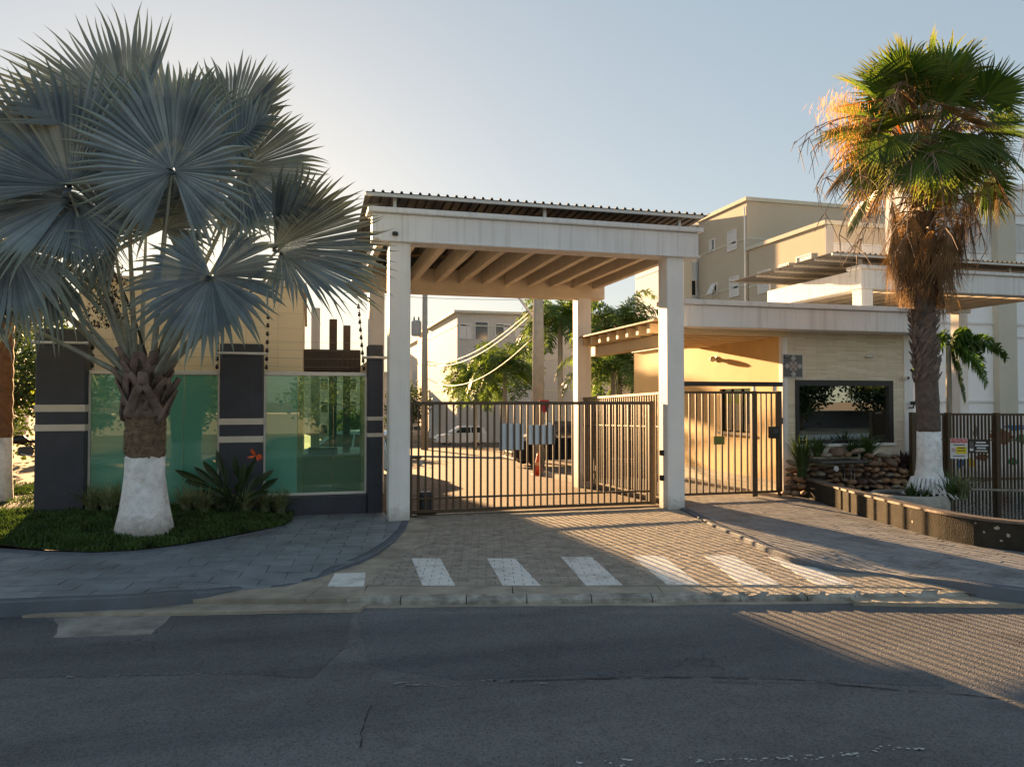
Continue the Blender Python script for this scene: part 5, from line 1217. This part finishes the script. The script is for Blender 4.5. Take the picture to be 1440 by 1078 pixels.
# crossed leaf bases
for k in range(16):
    a0 = k*2.4; lev = k/16; z0 = 1.80+.62*lev
    for s in (-1, 1):
        m = MB(); P_ = []; rad = []
        for j in range(7):
            f = j/6; a = a0+s*(.85-.80*f); r = .305-.10*lev+.02+.12*f*f; P_.append((TX+math.cos(a)*r, TY+math.sin(a)*r, z0+.50*f)); rad.append(.085*(1-.35*f) if f > .02 else .05)
        m.tube(P_, rad, 8, squash=.32, ref=(math.cos(a0), math.sin(a0), .2)); m.build('leaf_base', M_boot, BP, smooth=True)
    if k % 2 == 0:
        m = MB(); a = a0; c0 = Vector((TX+math.cos(a)*(.30-.08*lev), TY+math.sin(a)*(.30-.08*lev), z0+.40)); c1 = c0+Vector((math.cos(a)*.18, math.sin(a)*.18, .30))
        m.tube([c0, c0.lerp(c1, .5), c1], [.10, .085, .07], 9, squash=.6, ref=(math.cos(a), math.sin(a), 0)); m.build('cut_petiole', M_boot, BP, smooth=True)
# leaves: hub pixel, metres nearer, axis (right, up, toward), facing normal (right, up, toward), radius px, spread, droop
TW = -FH
def cdir(t): return RT*t[0]+UP*t[1]+TW*t[2]
leaves = [
 (243, 240, .9, (.05, 1, .15), (0, -.12, 1), 150, 160, .10),      # big fan facing the street
 (243, 205, .1, (-.06, 1, -.1), (.22, .30, 1), 138, 132, .08),
 (185, 178, .3, (-.74, .68, .0), (.42, .30, 1), 185, 66, .05),
 (322, 182, .1, (.55, .83, -.1), (-.45, .2, 1), 128, 118, .10),
 (338, 238, .5, (.98, .12, .1), (-.15, .12, 1), 130, 112, .12),
 (386, 350, .3, (.90, .44, .1), (.35, -.65, .7), 168, 58, .06),
 (396, 356, .1, (.85, -.42, .2), (.25, .75, .6), 155, 62, .26),
 (297, 388, 1.0, (.10, -1, .35), (.0, .35, 1), 130, 160, .18),
 (98, 262, .9, (-.50, .95, .1), (.55, -.05, 1), 195, 88, .08),
 (100, 280, .8, (-.98, -.10, .2), (.15, .4, 1), 150, 68, .18),
 (106, 288, .7, (.42, -1, .3), (.3, .5, 1), 122, 48, .22),
 (18, 352, .8, (.25, -1, .2), (.1, .4, 1), 130, 95, .30),
 (-30, 330, .2, (-.5, .4, .2), (.3, .2, 1), 150, 130, .15),
 (-50, 400, .7, (-.3, -1, .3), (.2, .4, 1), 140, 140, .25),
 (168, 318, .3, (-.6, .5, .2), (.2, .2, 1), 118, 125, .2),
 (232, 322, .1, (.2, .7, .1), (-.1, .2, 1), 110, 130, .2),
 (60, 360, .4, (-.3, -.9, .2), (.3, .4, 1), 125, 90, .3),
 (205, 300, -1.0, (-.2, .6, -.6), (.1, .5, .7), 125, 120, .2),
 (128, 325, -.9, (-.75, .3, -.4), (.2, .6, .6), 120, 110, .25),
 (322, 318, -1.0, (.7, .3, -.5), (-.2, .6, .6), 110, 110, .25),
]
for i, (px, py, dd, ax, nm, rad, sp, dr) in enumerate(leaves):
    H = tpt(px, py, dd); m = MB(); fan(m, H, cdir(ax), cdir(nm), rad*sc_*(1-dd/TD), (58 if sp > 100 else 40), sp, random.uniform(.62, .72), 1.0, dr, random.uniform(-.02, .08), random.uniform(.18, .38), 100+i, .06, 1.0, .80)
    lf = m.build('leaf', M_bis, BP, attr=True)
    c = crown+UP*(.25 if dd > 0 else .35)+RT*(.12 if px > 210 else -.12)-FH*(.08 if dd > 0 else -.08)
    # petiole sweeps out of the crown
    out = (H-c); lift = UP*(.10*out.length)-cdir(ax)*.05
    pts = curve3(c-UP*.35+out.normalized()*.1, H+cdir(ax).normalized()*.18, lift*.6-UP*.12, 10); m = MB()
    m.tube(pts, [.075-.053*(k/10)**.6 for k in range(11)], 8, squash=.75); m.build('petiole', M_bisp, lf, smooth=True)
    if i < 12:                                           # hastula flaps at the hub
        m = MB()
        for k in range(5):
            d = cdir((random.uniform(-.6, .6), random.uniform(-.9, .2), .9)).normalized(); L = random.uniform(.14, .30); s = d.cross(UP).normalized()*.03; q = [H-s, H+d*L*.5-s*1.3, H+d*L, H+d*L*.5+s*1.3, H+s]; m.poly(q)
        m.build('flap', M_bis, lf)
# dark seed cluster hanging in the crown
m = MB(); base = tpt(150, 395, -.3)
for k in range(420):
    p = base+RT*random.gauss(0, .16)+FH*random.gauss(0, .12)+UP*random.uniform(-.75, .3); r = random.uniform(.018, .034); d = Vector((random.gauss(0, 1), random.gauss(0, 1), random.gauss(0, 1))).normalized()*r; e = d.cross(UP).normalized()*r
    m.face(*[m.vert(q) for q in (p-d, p-e, p+UP*r)]); m.face(*[m.vert(q) for q in (p+d, p+e, p+UP*r)]); m.face(*[m.vert(q) for q in (p-d, p+e, p-UP*r)])
m.tube(curve3(crown+UP*.3, base+UP*.3, UP*.3), .02, 6); m.build('seed_cluster', plain('dark_seeds', (.03, .025, .015, 1), .8, .3, 20, 0), BP)
# ---------------------------------------------------------------- neighbouring palm cut by the picture edge
NP = PZ(-3, 708, .2); t = thing('palm_tree', 'brown palm trunk with whitewashed foot left of the wide pillar', 'palm tree', (NP.x, NP.y, .2))
m = MB(); m.tube([(NP.x, NP.y, z) for z in (.05, .3, .8, 1.45)], [.29, .25, .225, .22], 18); m.build('whitewashed_trunk', M_white_tr, t, smooth=True)
m = MB(); n = 26; m.tube([(NP.x, NP.y, 1.44+k*.14) for k in range(n)], [.22+(.012 if k % 2 else -.006) for k in range(n)], 18); m.build('trunk', plain('ring_bark', (.20, .10, .05, 1), .85, .3, 10, .6, 30), t, smooth=False)
for k in range(9):
    a = -1.2+k*.75+random.uniform(-.2, .2); d = Vector((math.cos(a), math.sin(a), .5)).normalized(); top = Vector((NP.x, NP.y, 5.0)); H = top+d*random.uniform(.9, 1.3)+UP*random.uniform(-.4, .5)
    m = MB(); fan(m, H, d-UP*.3, UP+d*.4, 1.25, 40, 130, .5, .5, .25, .05, .1, 700+k); lf = m.build('leaf', M_bis, t, attr=True); m = MB(); m.tube(curve3(top-UP*.2, H, UP*.2), [.05-.004*j for j in range(9)], 6); m.build('petiole', M_bisp, lf, smooth=True)
# ---------------------------------------------------------------- fan palm on the right
WD = Vector((FPX0, FPY0, 0)).dot(FH)
def wpt(px, py, dd=0.0): return PD(px, py, WD-dd)
FP = thing('fan_palm', 'tall green fan palm with brown dead leaf skirt and whitewashed foot', 'palm tree', (FPX0, FPY0, .36))
c0 = wpt(1307, 690); c1 = wpt(1306, 606); c2 = wpt(1302, 520); c3 = wpt(1298, 440); c4 = wpt(1298, 300); c5 = wpt(1300, 250); ws = WD/FPX
def bez(pts, f):
    f = f*(len(pts)-1); k = min(int(f), len(pts)-2); return pts[k].lerp(pts[k+1], f-k)
m = MB(); P_ = [c0.lerp(c1, f) for f in (0, .08, .18, .35, .6, 1)]; m.tube(P_, [32*ws, 25*ws, 20*ws, 17*ws, 15.6*ws, 15.2*ws], 26)
m.v = [(x+.02*noise.noise((x*9, y*9, z*2)), y+.02*noise.noise((x*9, y*9, z*2)), z) for x, y, z in m.v]; m.build('whitewashed_trunk', M_white_tr, FP, smooth=True)
m = MB()
for k in range(26):                                      # root fingers spreading from the foot
    a = k*.2417; b = Vector((c0.x, c0.y, .36)); d = Vector((math.cos(a), math.sin(a), 0)); m.tube([b+d*.28+UP*.35, b+d*.38+UP*.10, b+d*random.uniform(.46, .54)], [.03, .028, .012], 6)
m.build('root_fringe', M_white_tr, FP, smooth=True)
m = MB(); n = 40; P_ = [bez([c1, c2, c3, c4], k/n) for k in range(n+1)]; m.tube(P_, [15*ws+random.uniform(-.006, .006) for k in range(n+1)], 24)
m.build('trunk', plain('fan_palm_bark', (.13, .10, .085, 1), .95, .35, 10, .8, 25), FP, smooth=True)
for k in range(120):                                     # old leaf stubs on the upper trunk
    f = random.uniform(.42, .98); c = bez([c1, c2, c3], f); a = random.uniform(0, 6.28); d = Vector((math.cos(a), math.sin(a), 0)); r = 14.5*ws; tg = Vector((-d.y, d.x, 0)) 
    m = MB(); m.tube([c+d*r-UP*.05-tg*.05, c+d*(r+.03)+UP*.02, c+d*(r+.07)+UP*.09+tg*.05], [.028, .036, .015], 6, squash=.5, ref=d); m.build('leaf_stub', M_boot, FP)
skirt_top = wpt(1300, 335)
for k in range(120):                                      # skirt of dead leaves folded down the trunk
    a = random.uniform(0, 6.28); lev = random.random(); d = RT*math.cos(a)-FH*math.sin(a)
    c = bez([wpt(1300, 395), wpt(1298, 262)], lev); out = .18+1.20*lev**1.15*random.uniform(.4, 1.0); H = c+d*out+UP*random.uniform(-.1, .15)
    m = MB(); fan(m, H, -UP+d*random.uniform(-.10, .25), d+UP*.1, random.uniform(.75, 1.15), 22, random.uniform(16, 34), .25, .6, .1, -.05, -.2, 900+k, .25, .5, .7)
    lf = m.build('dead_leaf', M_dead, FP, attr=True)
    m = MB(); m.tube(curve3(c, H, UP*.22), .014, 5); m.build('petiole', M_stalk, lf, smooth=True)
# green crown
gc = wpt(1297, 208)
rw = random.Random(44)
NL = 62
plain('fan_petiole', (.22, .17, .06, 1), .6, .2, 8, 0)
for k in range(NL):
    a = k*2.39996+rw.uniform(-.3, .3); el = -.55+1.95*((k+.5)/NL)+rw.uniform(-.15, .15); el = min(el, 1.45); hz = RT*math.cos(a)+FH*math.sin(a)
    d = hz*math.cos(el)+UP*math.sin(el); Lp = rw.uniform(.75, 1.40); H = gc+d*Lp
    dn = clamp((.95-el)/1.3); ax = (d*(1-.45*dn)-UP*(.85*dn*rw.uniform(.6, 1.2))+RT*rw.uniform(-.3, .3)+FH*rw.uniform(-.3, .3)).normalized()
    nm = hz*(.35+.75*dn)+UP*(.9-.5*dn)+RT*rw.uniform(-.5, .5)-FH*rw.uniform(-.2, .7)
    m = MB(); fan(m, H, ax, nm, rw.uniform(.82, 1.10), 40, rw.uniform(70, 112), rw.uniform(.48, .6), .6, rw.uniform(.06, .22), rw.uniform(-.05, .05), rw.uniform(-.12, .18), 300+k, .10, .8, .72)
    lf = m.build('leaf', M_dead if (rw.random() < .12 and el < .5) else M_was, FP, attr=True)
    m = MB(); m.tube(curve3(gc-UP*.35, H+ax*.1, UP*.14), [.030-.0022*j for j in range(9)], 6, squash=.6); m.build('petiole', MATS['fan_petiole'], lf, smooth=True)
# drooping dry flower stalks
def dry_stalk(px, py, tx, ty, dd, lift, twigs, mat, spread=.25, seed=0):
    rr = random.Random(seed); a = wpt(px, py, dd*.2); b = wpt(tx, ty, dd); pts = curve3(a, b, UP*lift, 12); m = MB(); m.tube(pts, [.019-.0011*k for k in range(13)], 5)
    for k in range(twigs):
        p = pts[rr.randrange(4, 13)]; q = p+RT*rr.uniform(-spread, spread)-FH*rr.uniform(-spread, spread)-UP*rr.uniform(.1, .55); m.tube([p, p.lerp(q, .5)+UP*.05, q], [.008, .007, .004], 4)
    return m.build('dry_flower_stalk', mat, FP)
for i, (tx, ty, dd, lf) in enumerate(((1148, 262, .4, 1.6), (1160, 300, .8, 1.5), (1180, 330, .9, 1.4), (1140, 215, .2, 1.4), (1235, 320, 1.4, 1.6), (1275, 330, 1.6, 1.8), (1330, 320, 1.5, 1.7), (1370, 300, 1.2, 1.5), (1405, 280, .7, 1.6), (1432, 240, .3, 1.7), (1440, 200, .2, 1.5), (1425, 300, .4, 1.4), (1250, 150, 1.0, 1.4), (1345, 180, 1.0, 1.4), (1388, 350, .6, 1.0), (1205, 360, .6, 1.1), (1290, 200, 1.3, .9), (1315, 240, 1.5, 1.0))): (dry_stalk(1298, 225, tx, ty, dd, lf, 22, M_stalk, .30, i), dry_stalk(1298, 215, tx+random.uniform(-25, 25), ty-random.uniform(10, 60), dd*.8, lf*.8, 18, M_stalk, .28, i+50))
def spray(name, px, py, rx, rz, n, mat, dd, seed):
    rr = random.Random(seed); m = MB(); c = wpt(px, py, dd); 
    for k in range(n):
        p = c+RT*rr.gauss(0, rx*ws*.45)+FH*rr.gauss(0, .2)+UP*rr.gauss(0, rz*ws*.45); d = Vector((rr.gauss(0, .5), rr.gauss(0, .5), rr.gauss(-.9, .5))).normalized()*rr.uniform(.08, .26); s = d.cross(UP).normalized()*.0045
        m.poly([p-s, p+d*.5-s, p+d, p+d*.5+s])
    m.tube([wpt(1300, 240), wpt((px+1300)/2, py-10, dd*.5), c], .012, 5); return m.build(name, mat, FP)
spray('orange_flower_spray', 1180, 150, 30, 30, 600, M_orange, .3, 1); spray('orange_flower_spray', 1190, 205, 30, 24, 500, M_orange, .5, 2); spray('orange_flower_spray', 1205, 175, 22, 30, 260, M_orange, .6, 3)
spray('orange_flower_spray', 1285, 110, 14, 40, 200, M_orange, .6, 4)
for i, (px, py) in enumerate(((1395, 205), (1410, 185), (1400, 222))):
    m = MB(); d = RT+UP*.12*(1-i); fan(m, wpt(1350, py+5, .2), d, UP*.8-FH*.5, .95, 34, 26, .3, .6, .28, 0, -.1, 1500+i, .2, .5); m.build('dead_leaf', M_dead, FP, attr=True)
# ---------------------------------------------------------------- feather palms
def frond(m, base, d, L, droop, n=26, ll=.45, plum=.6, w=.018, seed=0):
    rr = random.Random(seed); d = Vector(d).normalized(); pts = [Vector(base)]; cur = Vector(base); dd = d.copy(); N = 10
    for k in range(N): dd = (dd-UP*(droop*(k+1)/N*.35)).normalized(); cur = cur+dd*(L/N); pts.append(cur.copy())
    m.tube(pts, [.022*L/2*(1-.08*k) for k in range(N+1)], 4, cap=False)
    side = d.cross(UP).normalized()
    for k in range(n):
        f = .12+.88*(k+.5)/n; p = bez(pts, f); q = bez(pts, min(1, f+.03)); t = (q-p).normalized() if (q-p).length > 1e-5 else dd
        for s in (-1, 1):
            up = UP*rr.uniform(-plum, plum); l_ = ll*(1.0-.55*abs(f-.42)/.58)*rr.uniform(.8, 1.1); v = (side*s+t*.55+up).normalized(); e = p+v*l_*.55; tip = p+v*l_-UP*l_*rr.uniform(.15, .5); ww = t*w
            i = [m.vert(p-ww*.4), m.vert(e-ww), m.vert(tip), m.vert(e+ww), m.vert(p+ww*.4)]; m.face(*i)
def feather_palm(label, loc, H, nf, L, ll, mat, group, tr=.11, droop=1.3, plum=.7, seed=0, lean=(0, 0), nl=26, w=.02):
    rr = random.Random(seed); loc = Vector(loc); t = thing('feather_palm', label, 'palm tree', loc, group); top = loc+Vector((lean[0], lean[1], H))
    m = MB(); m.tube([loc.lerp(top, k/8)+Vector((0, 0, -.2 if k == 0 else 0)) for k in range(9)], [tr*1.2-.25*tr*k/8 for k in range(9)], 10); m.build('trunk', M_pole if mat != M_pinn2 else M_twig, t, smooth=True)
    for k in range(nf):
        a = k*2.39996; el = 1.25-1.45*(k/nf)+rr.uniform(-.1, .1); d = Vector((math.cos(a)*math.cos(el), math.sin(a)*math.cos(el), math.sin(el)))
        m = MB(); frond(m, top, d, L*rr.uniform(.85, 1.1), droop, nl, ll, plum, w, seed*50+k); m.build('frond', mat, t)
    return t
gq = 'feather palms behind the gate'
def fpalm(label, px, pyb, pytop, L, ll, seed, nf=20, **k): 
    b = PS(px, pyb); H = (CZ-b.z)+(563-pytop)/FPX*b.dot(FH); feather_palm(label, b, H, nf, L, ll, M_pinn, gq, seed=seed, **k)
fpalm('bushy feather palm with low crown standing between the parked white cars', 710, 640, 520, 2.9, .75, 1, 28, nl=46, w=.035)
fpalm('low feather palm spreading just behind the white hatchback', 668, 632, 535, 2.9, .8, 2, 24, nl=46, w=.04)
fpalm('tall feather palm rising right behind the thick utility pole', 788, 631, 452, 3.6, 1.0, 3, 24, nl=46, w=.05, tr=.16)
fpalm('dense feather palm behind the pergola roof', 862, 640, 520, 3.4, .85, 5, 28, nl=46, w=.04)
fpalm('tall feather palm whose tip shows over the pergola', 872, 638, 462, 3.2, .85, 6, 24, nl=46, w=.04)
# foxtail palm beside the fence
b = PZ(1336, 672, .1); H = (563-486)/FPX*b.dot(FH)+CZ-.1
FX = thing('foxtail_palm', 'young foxtail palm with bushy plumes behind the bar fence', 'palm tree', b); top = Vector((b.x, b.y, H+.1))
m = MB(); m.tube([b-UP*.2, b.lerp(top, .5), top], [.09, .075, .06], 10); m.build('trunk', M_pole, FX, smooth=True)
for i, (dx, dz, dy, L, dr) in enumerate(((1, .42, .1, 1.65, .9), (.95, .15, -.3, 1.55, 1.2), (.3, -.2, .4, 1.45, 1.0), (.12, -.4, .1, 1.55, .7), (.35, 1.0, .2, .8, 1.6), (-.6, .6, .2, 1.3, 1.4), (-.3, .2, -.7, 1.4, 1.4), (.1, .8, -.6, 1.2, 1.5), (.75, .7, .0, 1.0, 1.4))):
    m = MB(); frond(m, top, RT*dx+UP*dz-FH*dy, L, dr, 95, .36, 1.7, .030, 600+i); m.build('frond', M_pinn2, FX)
# ---------------------------------------------------------------- leafy trees
def tree(label, loc, H, rx, rz, mat, nclump=46, per=80, leaf=.16, seed=0, group=None, trunk=.16, cz=None, low=.35):
    rr = random.Random(seed); loc = Vector(loc); t = thing('leafy_tree', label, 'tree', loc, group); cc = loc+UP*(H-rz)
    m = MB(); m.tube([loc-UP*.3, loc+UP*(H*low*.6)+Vector((rr.uniform(-.1, .1), rr.uniform(-.1, .1), 0)), cc], [trunk*1.3, trunk, trunk*.5], 10)
    C = []
    for k in range(nclump):
        while True:
            v = Vector((rr.uniform(-1, 1), rr.uniform(-1, 1), rr.uniform(-1, 1)))
            if .25 < v.length < 1: break
        C.append(cc+Vector((v.x*rx, v.y*rx, v.z*rz)))
    for c in C[:16]: m.tube(curve3(loc+UP*H*low, c, UP*.2, 5), [trunk*.4, trunk*.32, trunk*.25, trunk*.18, trunk*.1, .01], 5, cap=False)
    m.build('trunk', M_twig, t, smooth=True); m = MB()
    for c in C:
        r = rr.uniform(.16, .32)*rx
        for j in range(per):
            v = Vector((rr.gauss(0, .5), rr.gauss(0, .5), rr.gauss(0, .4)))*r*1.4; p = c+v; d = Vector((rr.gauss(0, 1), rr.gauss(0, 1), rr.gauss(-.2, .6))).normalized()*leaf*rr.uniform(.6, 1.2); s = d.cross(Vector((rr.gauss(0, 1), rr.gauss(0, 1), rr.gauss(0, 1)))).normalized()*leaf*.32
            m.poly([p, p+d*.5+s, p+d, p+d*.5-s])
    m.build('crown', mat, t); return t
tg_ = 'trees beyond the wide pillar'
tree('dark leafy tree standing close behind the wide charcoal pillar', (-10.2, 30, -.4), 6.2, 2.6, 2.6, M_tree, 60, 110, .2, 1, tg_)
tree('tall dark tree beyond the bare earth yard', (-13.5, 34, -.4), 7.5, 3.2, 3.2, M_tree, 60, 110, .22, 2, tg_)
tree('broad tree at the back of the bare earth yard', (-16.5, 42, -.6), 8, 4, 3.4, M_tree, 60, 110, .25, 3, tg_)
b = PS(578, 620); tree('small round tree at the far end of the drive by the portico column', (b.x-.5, b.y, b.z), 5.4, 2.2, 2.0, M_tree, 40, 80, .25, 4, None)
tree('low shrub seen through the reception opening', (2.6, 44, zi(44)), 2.6, 1.6, 1.2, M_tree, 30, 80, .2, 5, None, .08)
# leafy hedge clump right of the drive
for i, (x, y, h, r, lo) in enumerate(((-16, -27, 6.5, 3.2, .2), (-8, -28, 7.5, 3.4, .2), (2, -27, 6.5, 3.0, .25), (41, -26.5, 6.5, 3.3, .15), (49.5, -26, 7.0, 3.2, .15), (57, -28, 7.5, 3.6, .2))):
    tree(('round tree across the street facing the free standing pillar', 'tall tree across the street facing the silver palm', 'tree across the street facing the vehicle gate', 'tree across the street mirrored at the left of the guardhouse window', 'tree across the street mirrored at the right of the guardhouse window', 'last tree across the street beyond the guardhouse')[i], (x, y, -.2), h, r, h*.42, M_tree, 60, 150, .36, 20+i, 'street trees opposite the gate', .2, None, lo)
t = thing('boundary_wall', 'low grey boundary wall across the street that the windows reflect', 'wall', (8, -30, 0))
m = MB(); m.box((-40, -30.2, -.4), (80, -30, 1.15)); m.build('wall', flat('wall_dark_grey', (.10, .105, .11, 1), .8), t); m = MB(); m.box((-40, -30.25, 1.152), (80, -29.95, 1.22)); m.build('coping', M_aptgrey, t)
# far-left fence posts
for i, px in enumerate((16, 37)):
    p = PZ(px, 604, -.1); t = thing('fence_post', ('white bent fence post right beside the whitewashed neighbouring palm', 'white bent fence post right beside the wide charcoal pillar')[i], 'fence post', p, 'bent white fence posts'); m = MB(); h = 58/FPX*p.dot(FH); k = h/1.9
    m.tube([p-UP*.2, p+UP*h*.82, p+UP*h-RT*.32*k], .10*k, 6); m.build('post', M_white, t)
p = PZ(-10, 604, -.1); q = PZ(52, 604, -.1); t = thing('wire_fence', 'grey wire mesh fence between the bent white posts', 'fence', p)
m = MB(); 
for k in range(9): m.tube([p+UP*(.15+.2*k), q+UP*(.15+.2*k)], .012, 4)
for k in range(24): a = p.lerp(q, k/23); m.tube([a, a+UP*1.85], .010, 4)
m.build('mesh', M_metalrail, t)
p = PZ(8, 618, 0); make_car('parked_car', 'pale car glimpsed behind the neighbouring palm trunk', cs_, (p.x-1.2, p.y+2, -.1), R(85))
# ---------------------------------------------------------------- bird of paradise plant and strap plants on the lawn
def strap_clump(label, base, n, L, w, mat, spread=.9, seed=0, group=None, name='strap_plant', stiff=.5, cat='plant'):
    rr = random.Random(seed); base = Vector(base); m = MB()
    for k in range(n):
        a = rr.uniform(0, 6.28); d = Vector((math.cos(a), math.sin(a), 0)); l_ = L*rr.uniform(.6, 1.1); lean = rr.uniform(.05, spread); b = base+d*rr.uniform(0, .10)-UP*.03; s = Vector((-d.y, d.x, 0))*w*rr.uniform(.6, 1.1); pr = None
        for j in range(6):
            f = j/5*.98; p = b+d*(l_*lean*f*f)+UP*(l_*(f-(1-stiff)*lean*f*f*.9)); ww = s*(1-f**2.5)
            cu = (m.vert(p-ww, f), m.vert(p+ww, f)) if j < 5 else (m.vert(p, .98),)
            if pr: m.face(pr[0], pr[1], *cu[::-1]) 
            pr = cu
    o = m.build(name, mat, None, attr=True); return setp(o, label, cat, group)
gl = 'strap leaved plants along the glass wall'
spots = [(152, 719, 'between the wide pillar and the silver palm'), (170, 713, 'tight behind the whitewashed palm trunk'), (262, 718, 'just right of the whitewashed trunk'), (285, 721, 'left of the bird of paradise plant'), (345, 722, 'at the foot of the bird of paradise plant'), (372, 720, 'below the orange flower'), (394, 722, 'at the rounded corner of the lawn'), (130, 718, 'at the foot of the wide charcoal pillar'), (312, 716, 'among the bird of paradise stems')]
for i, (px, py, wh) in enumerate(spots):
    p = PF(px, py, zl); strap_clump('clump of thin strap leaves '+wh, p, 150, .60, .012, M_lir, 1.0, 40+i, gl)
BPp = PF(330, 722, zl); t = thing('bird_of_paradise_plant', 'dark paddle leaved plant with one orange flower before the middle pillar', 'plant', BPp)
tips = [(245, 660), (255, 672), (272, 655), (285, 648), (305, 632), (318, 655), (330, 640), (345, 650), (352, 668), (300, 665), (362, 670), (385, 660), (392, 672), (275, 690), (378, 690), (340, 675), (315, 680), (295, 685), (360, 645)]
rr = random.Random(5)
for i, (px, py) in enumerate(tips):
    D = BPp.dot(FH)+rr.uniform(-.35, .35); tip = PD(px, py, D); b = BPp+RT*rr.uniform(-.15, .15)+FH*rr.uniform(-.1, .1); L = (tip-b).length; d = (tip-b).normalized(); mid = b+d*(L*.50)+UP*(.10*L)
    m = MB(); m.tube(curve3(b, mid, UP*.05, 6), [.014-.001*k for k in range(7)], 5); lf0 = None
    dirv = (tip-mid).normalized(); s = dirv.cross(-FH+UP*.2).normalized(); nn_ = s.cross(dirv); pr = None; ll = (tip-mid).length
    for j, (f, w) in enumerate(((0, .010), (.15, .034), (.35, .058), (.6, .058), (.82, .036), (1, 0))):
        c = mid+dirv*(ll*f)+nn_*(.05*ll*math.sin(f*3.14)); 
        cu = (m.vert(c-s*w+nn_*w*.5), m.vert(c), m.vert(c+s*w+nn_*w*.5)) if f < 1 else (m.vert(c),)
        if pr:
            if len(cu) == 3: m.face(pr[0], pr[1], cu[1], cu[0]); m.face(pr[1], pr[2], cu[2], cu[1])
            else: m.face(pr[0], pr[1], cu[0]); m.face(pr[1], pr[2], cu[0])
        pr = cu
    m.build('leaf', M_dark, t)
fl = PD(360, 641, BPp.dot(FH)-.15); m = MB(); m.tube(curve3(BPp+RT*.1, fl, UP*.1-RT*.05, 8), .012, 6); st_ = m.build('flower_stalk', M_dark, t)
for k in range(7):
    m = MB(); d = (RT*rr.uniform(-.5, .9)+UP*rr.uniform(-.3, 1)-FH*.4).normalized(); s = d.cross(FH).normalized()*.022; m.poly([fl, fl+d*.08+s, fl+d*.17, fl+d*.08-s]); m.build('petal', M_strel, st_)
# ---------------------------------------------------------------- plants at the rock fountain
def leafy_clump(label, base, n, L, w, mat, seed, up=.8, cat='plant', name='fountain_plant'):
    return strap_clump(label, base, n, L, w, mat, up, seed, 'plants at the rock fountain', name, .6, cat)
p = PY(1128, 668, 14.2); leafy_clump('tall reedy plant at the left end of the rock fountain', p, 190, 1.05, .016, M_reed, 61, .55)
p = PY(1150, 640, 14.6); leafy_clump('short bright plant behind the tall reeds under the window', p, 60, .55, .03, M_reed, 62, .9)
p = PY(1218, 645, 14.55); leafy_clump('spreading green plant on top of the rocks under the window', p, 150, .75, .022, M_reed, 63, 1.1)
p = PY(1200, 640, 14.6); leafy_clump('smaller tuft left of the spreading plant on the rocks', p, 60, .5, .02, M_reed, 64, 1.0)
p = PY(1268, 660, 14.5); leafy_clump('dark burgundy plant at the right end of the rocks', p, 110, .50, .03, M_burg, 65, 1.0)
p = PY(1285, 655, 14.6); leafy_clump('second burgundy tuft touching the white corner pier', p, 70, .45, .03, M_burg, 66, 1.0)
for i, (px, py, n, L, lab) in enumerate(((1282, 690, 60, .40, 'green tuft left of the fan palm foot in the ring planter'), (1300, 694, 50, .30, 'low green tuft before the fan palm foot'), (1335, 688, 90, .60, 'bright green tuft right of the fan palm foot'), (1352, 690, 90, .6, 'dry straw coloured tuft spilling over the ring planter'), (1322, 692, 40, .3, 'sparse tuft between the palm roots in the ring planter'))):
    p = wpt(px, py, .30); p.z = .38; strap_clump(lab, p, n, L, .014, M_reed if i != 3 else M_lir, 1.1, 80+i, 'tufts in the ring planter')
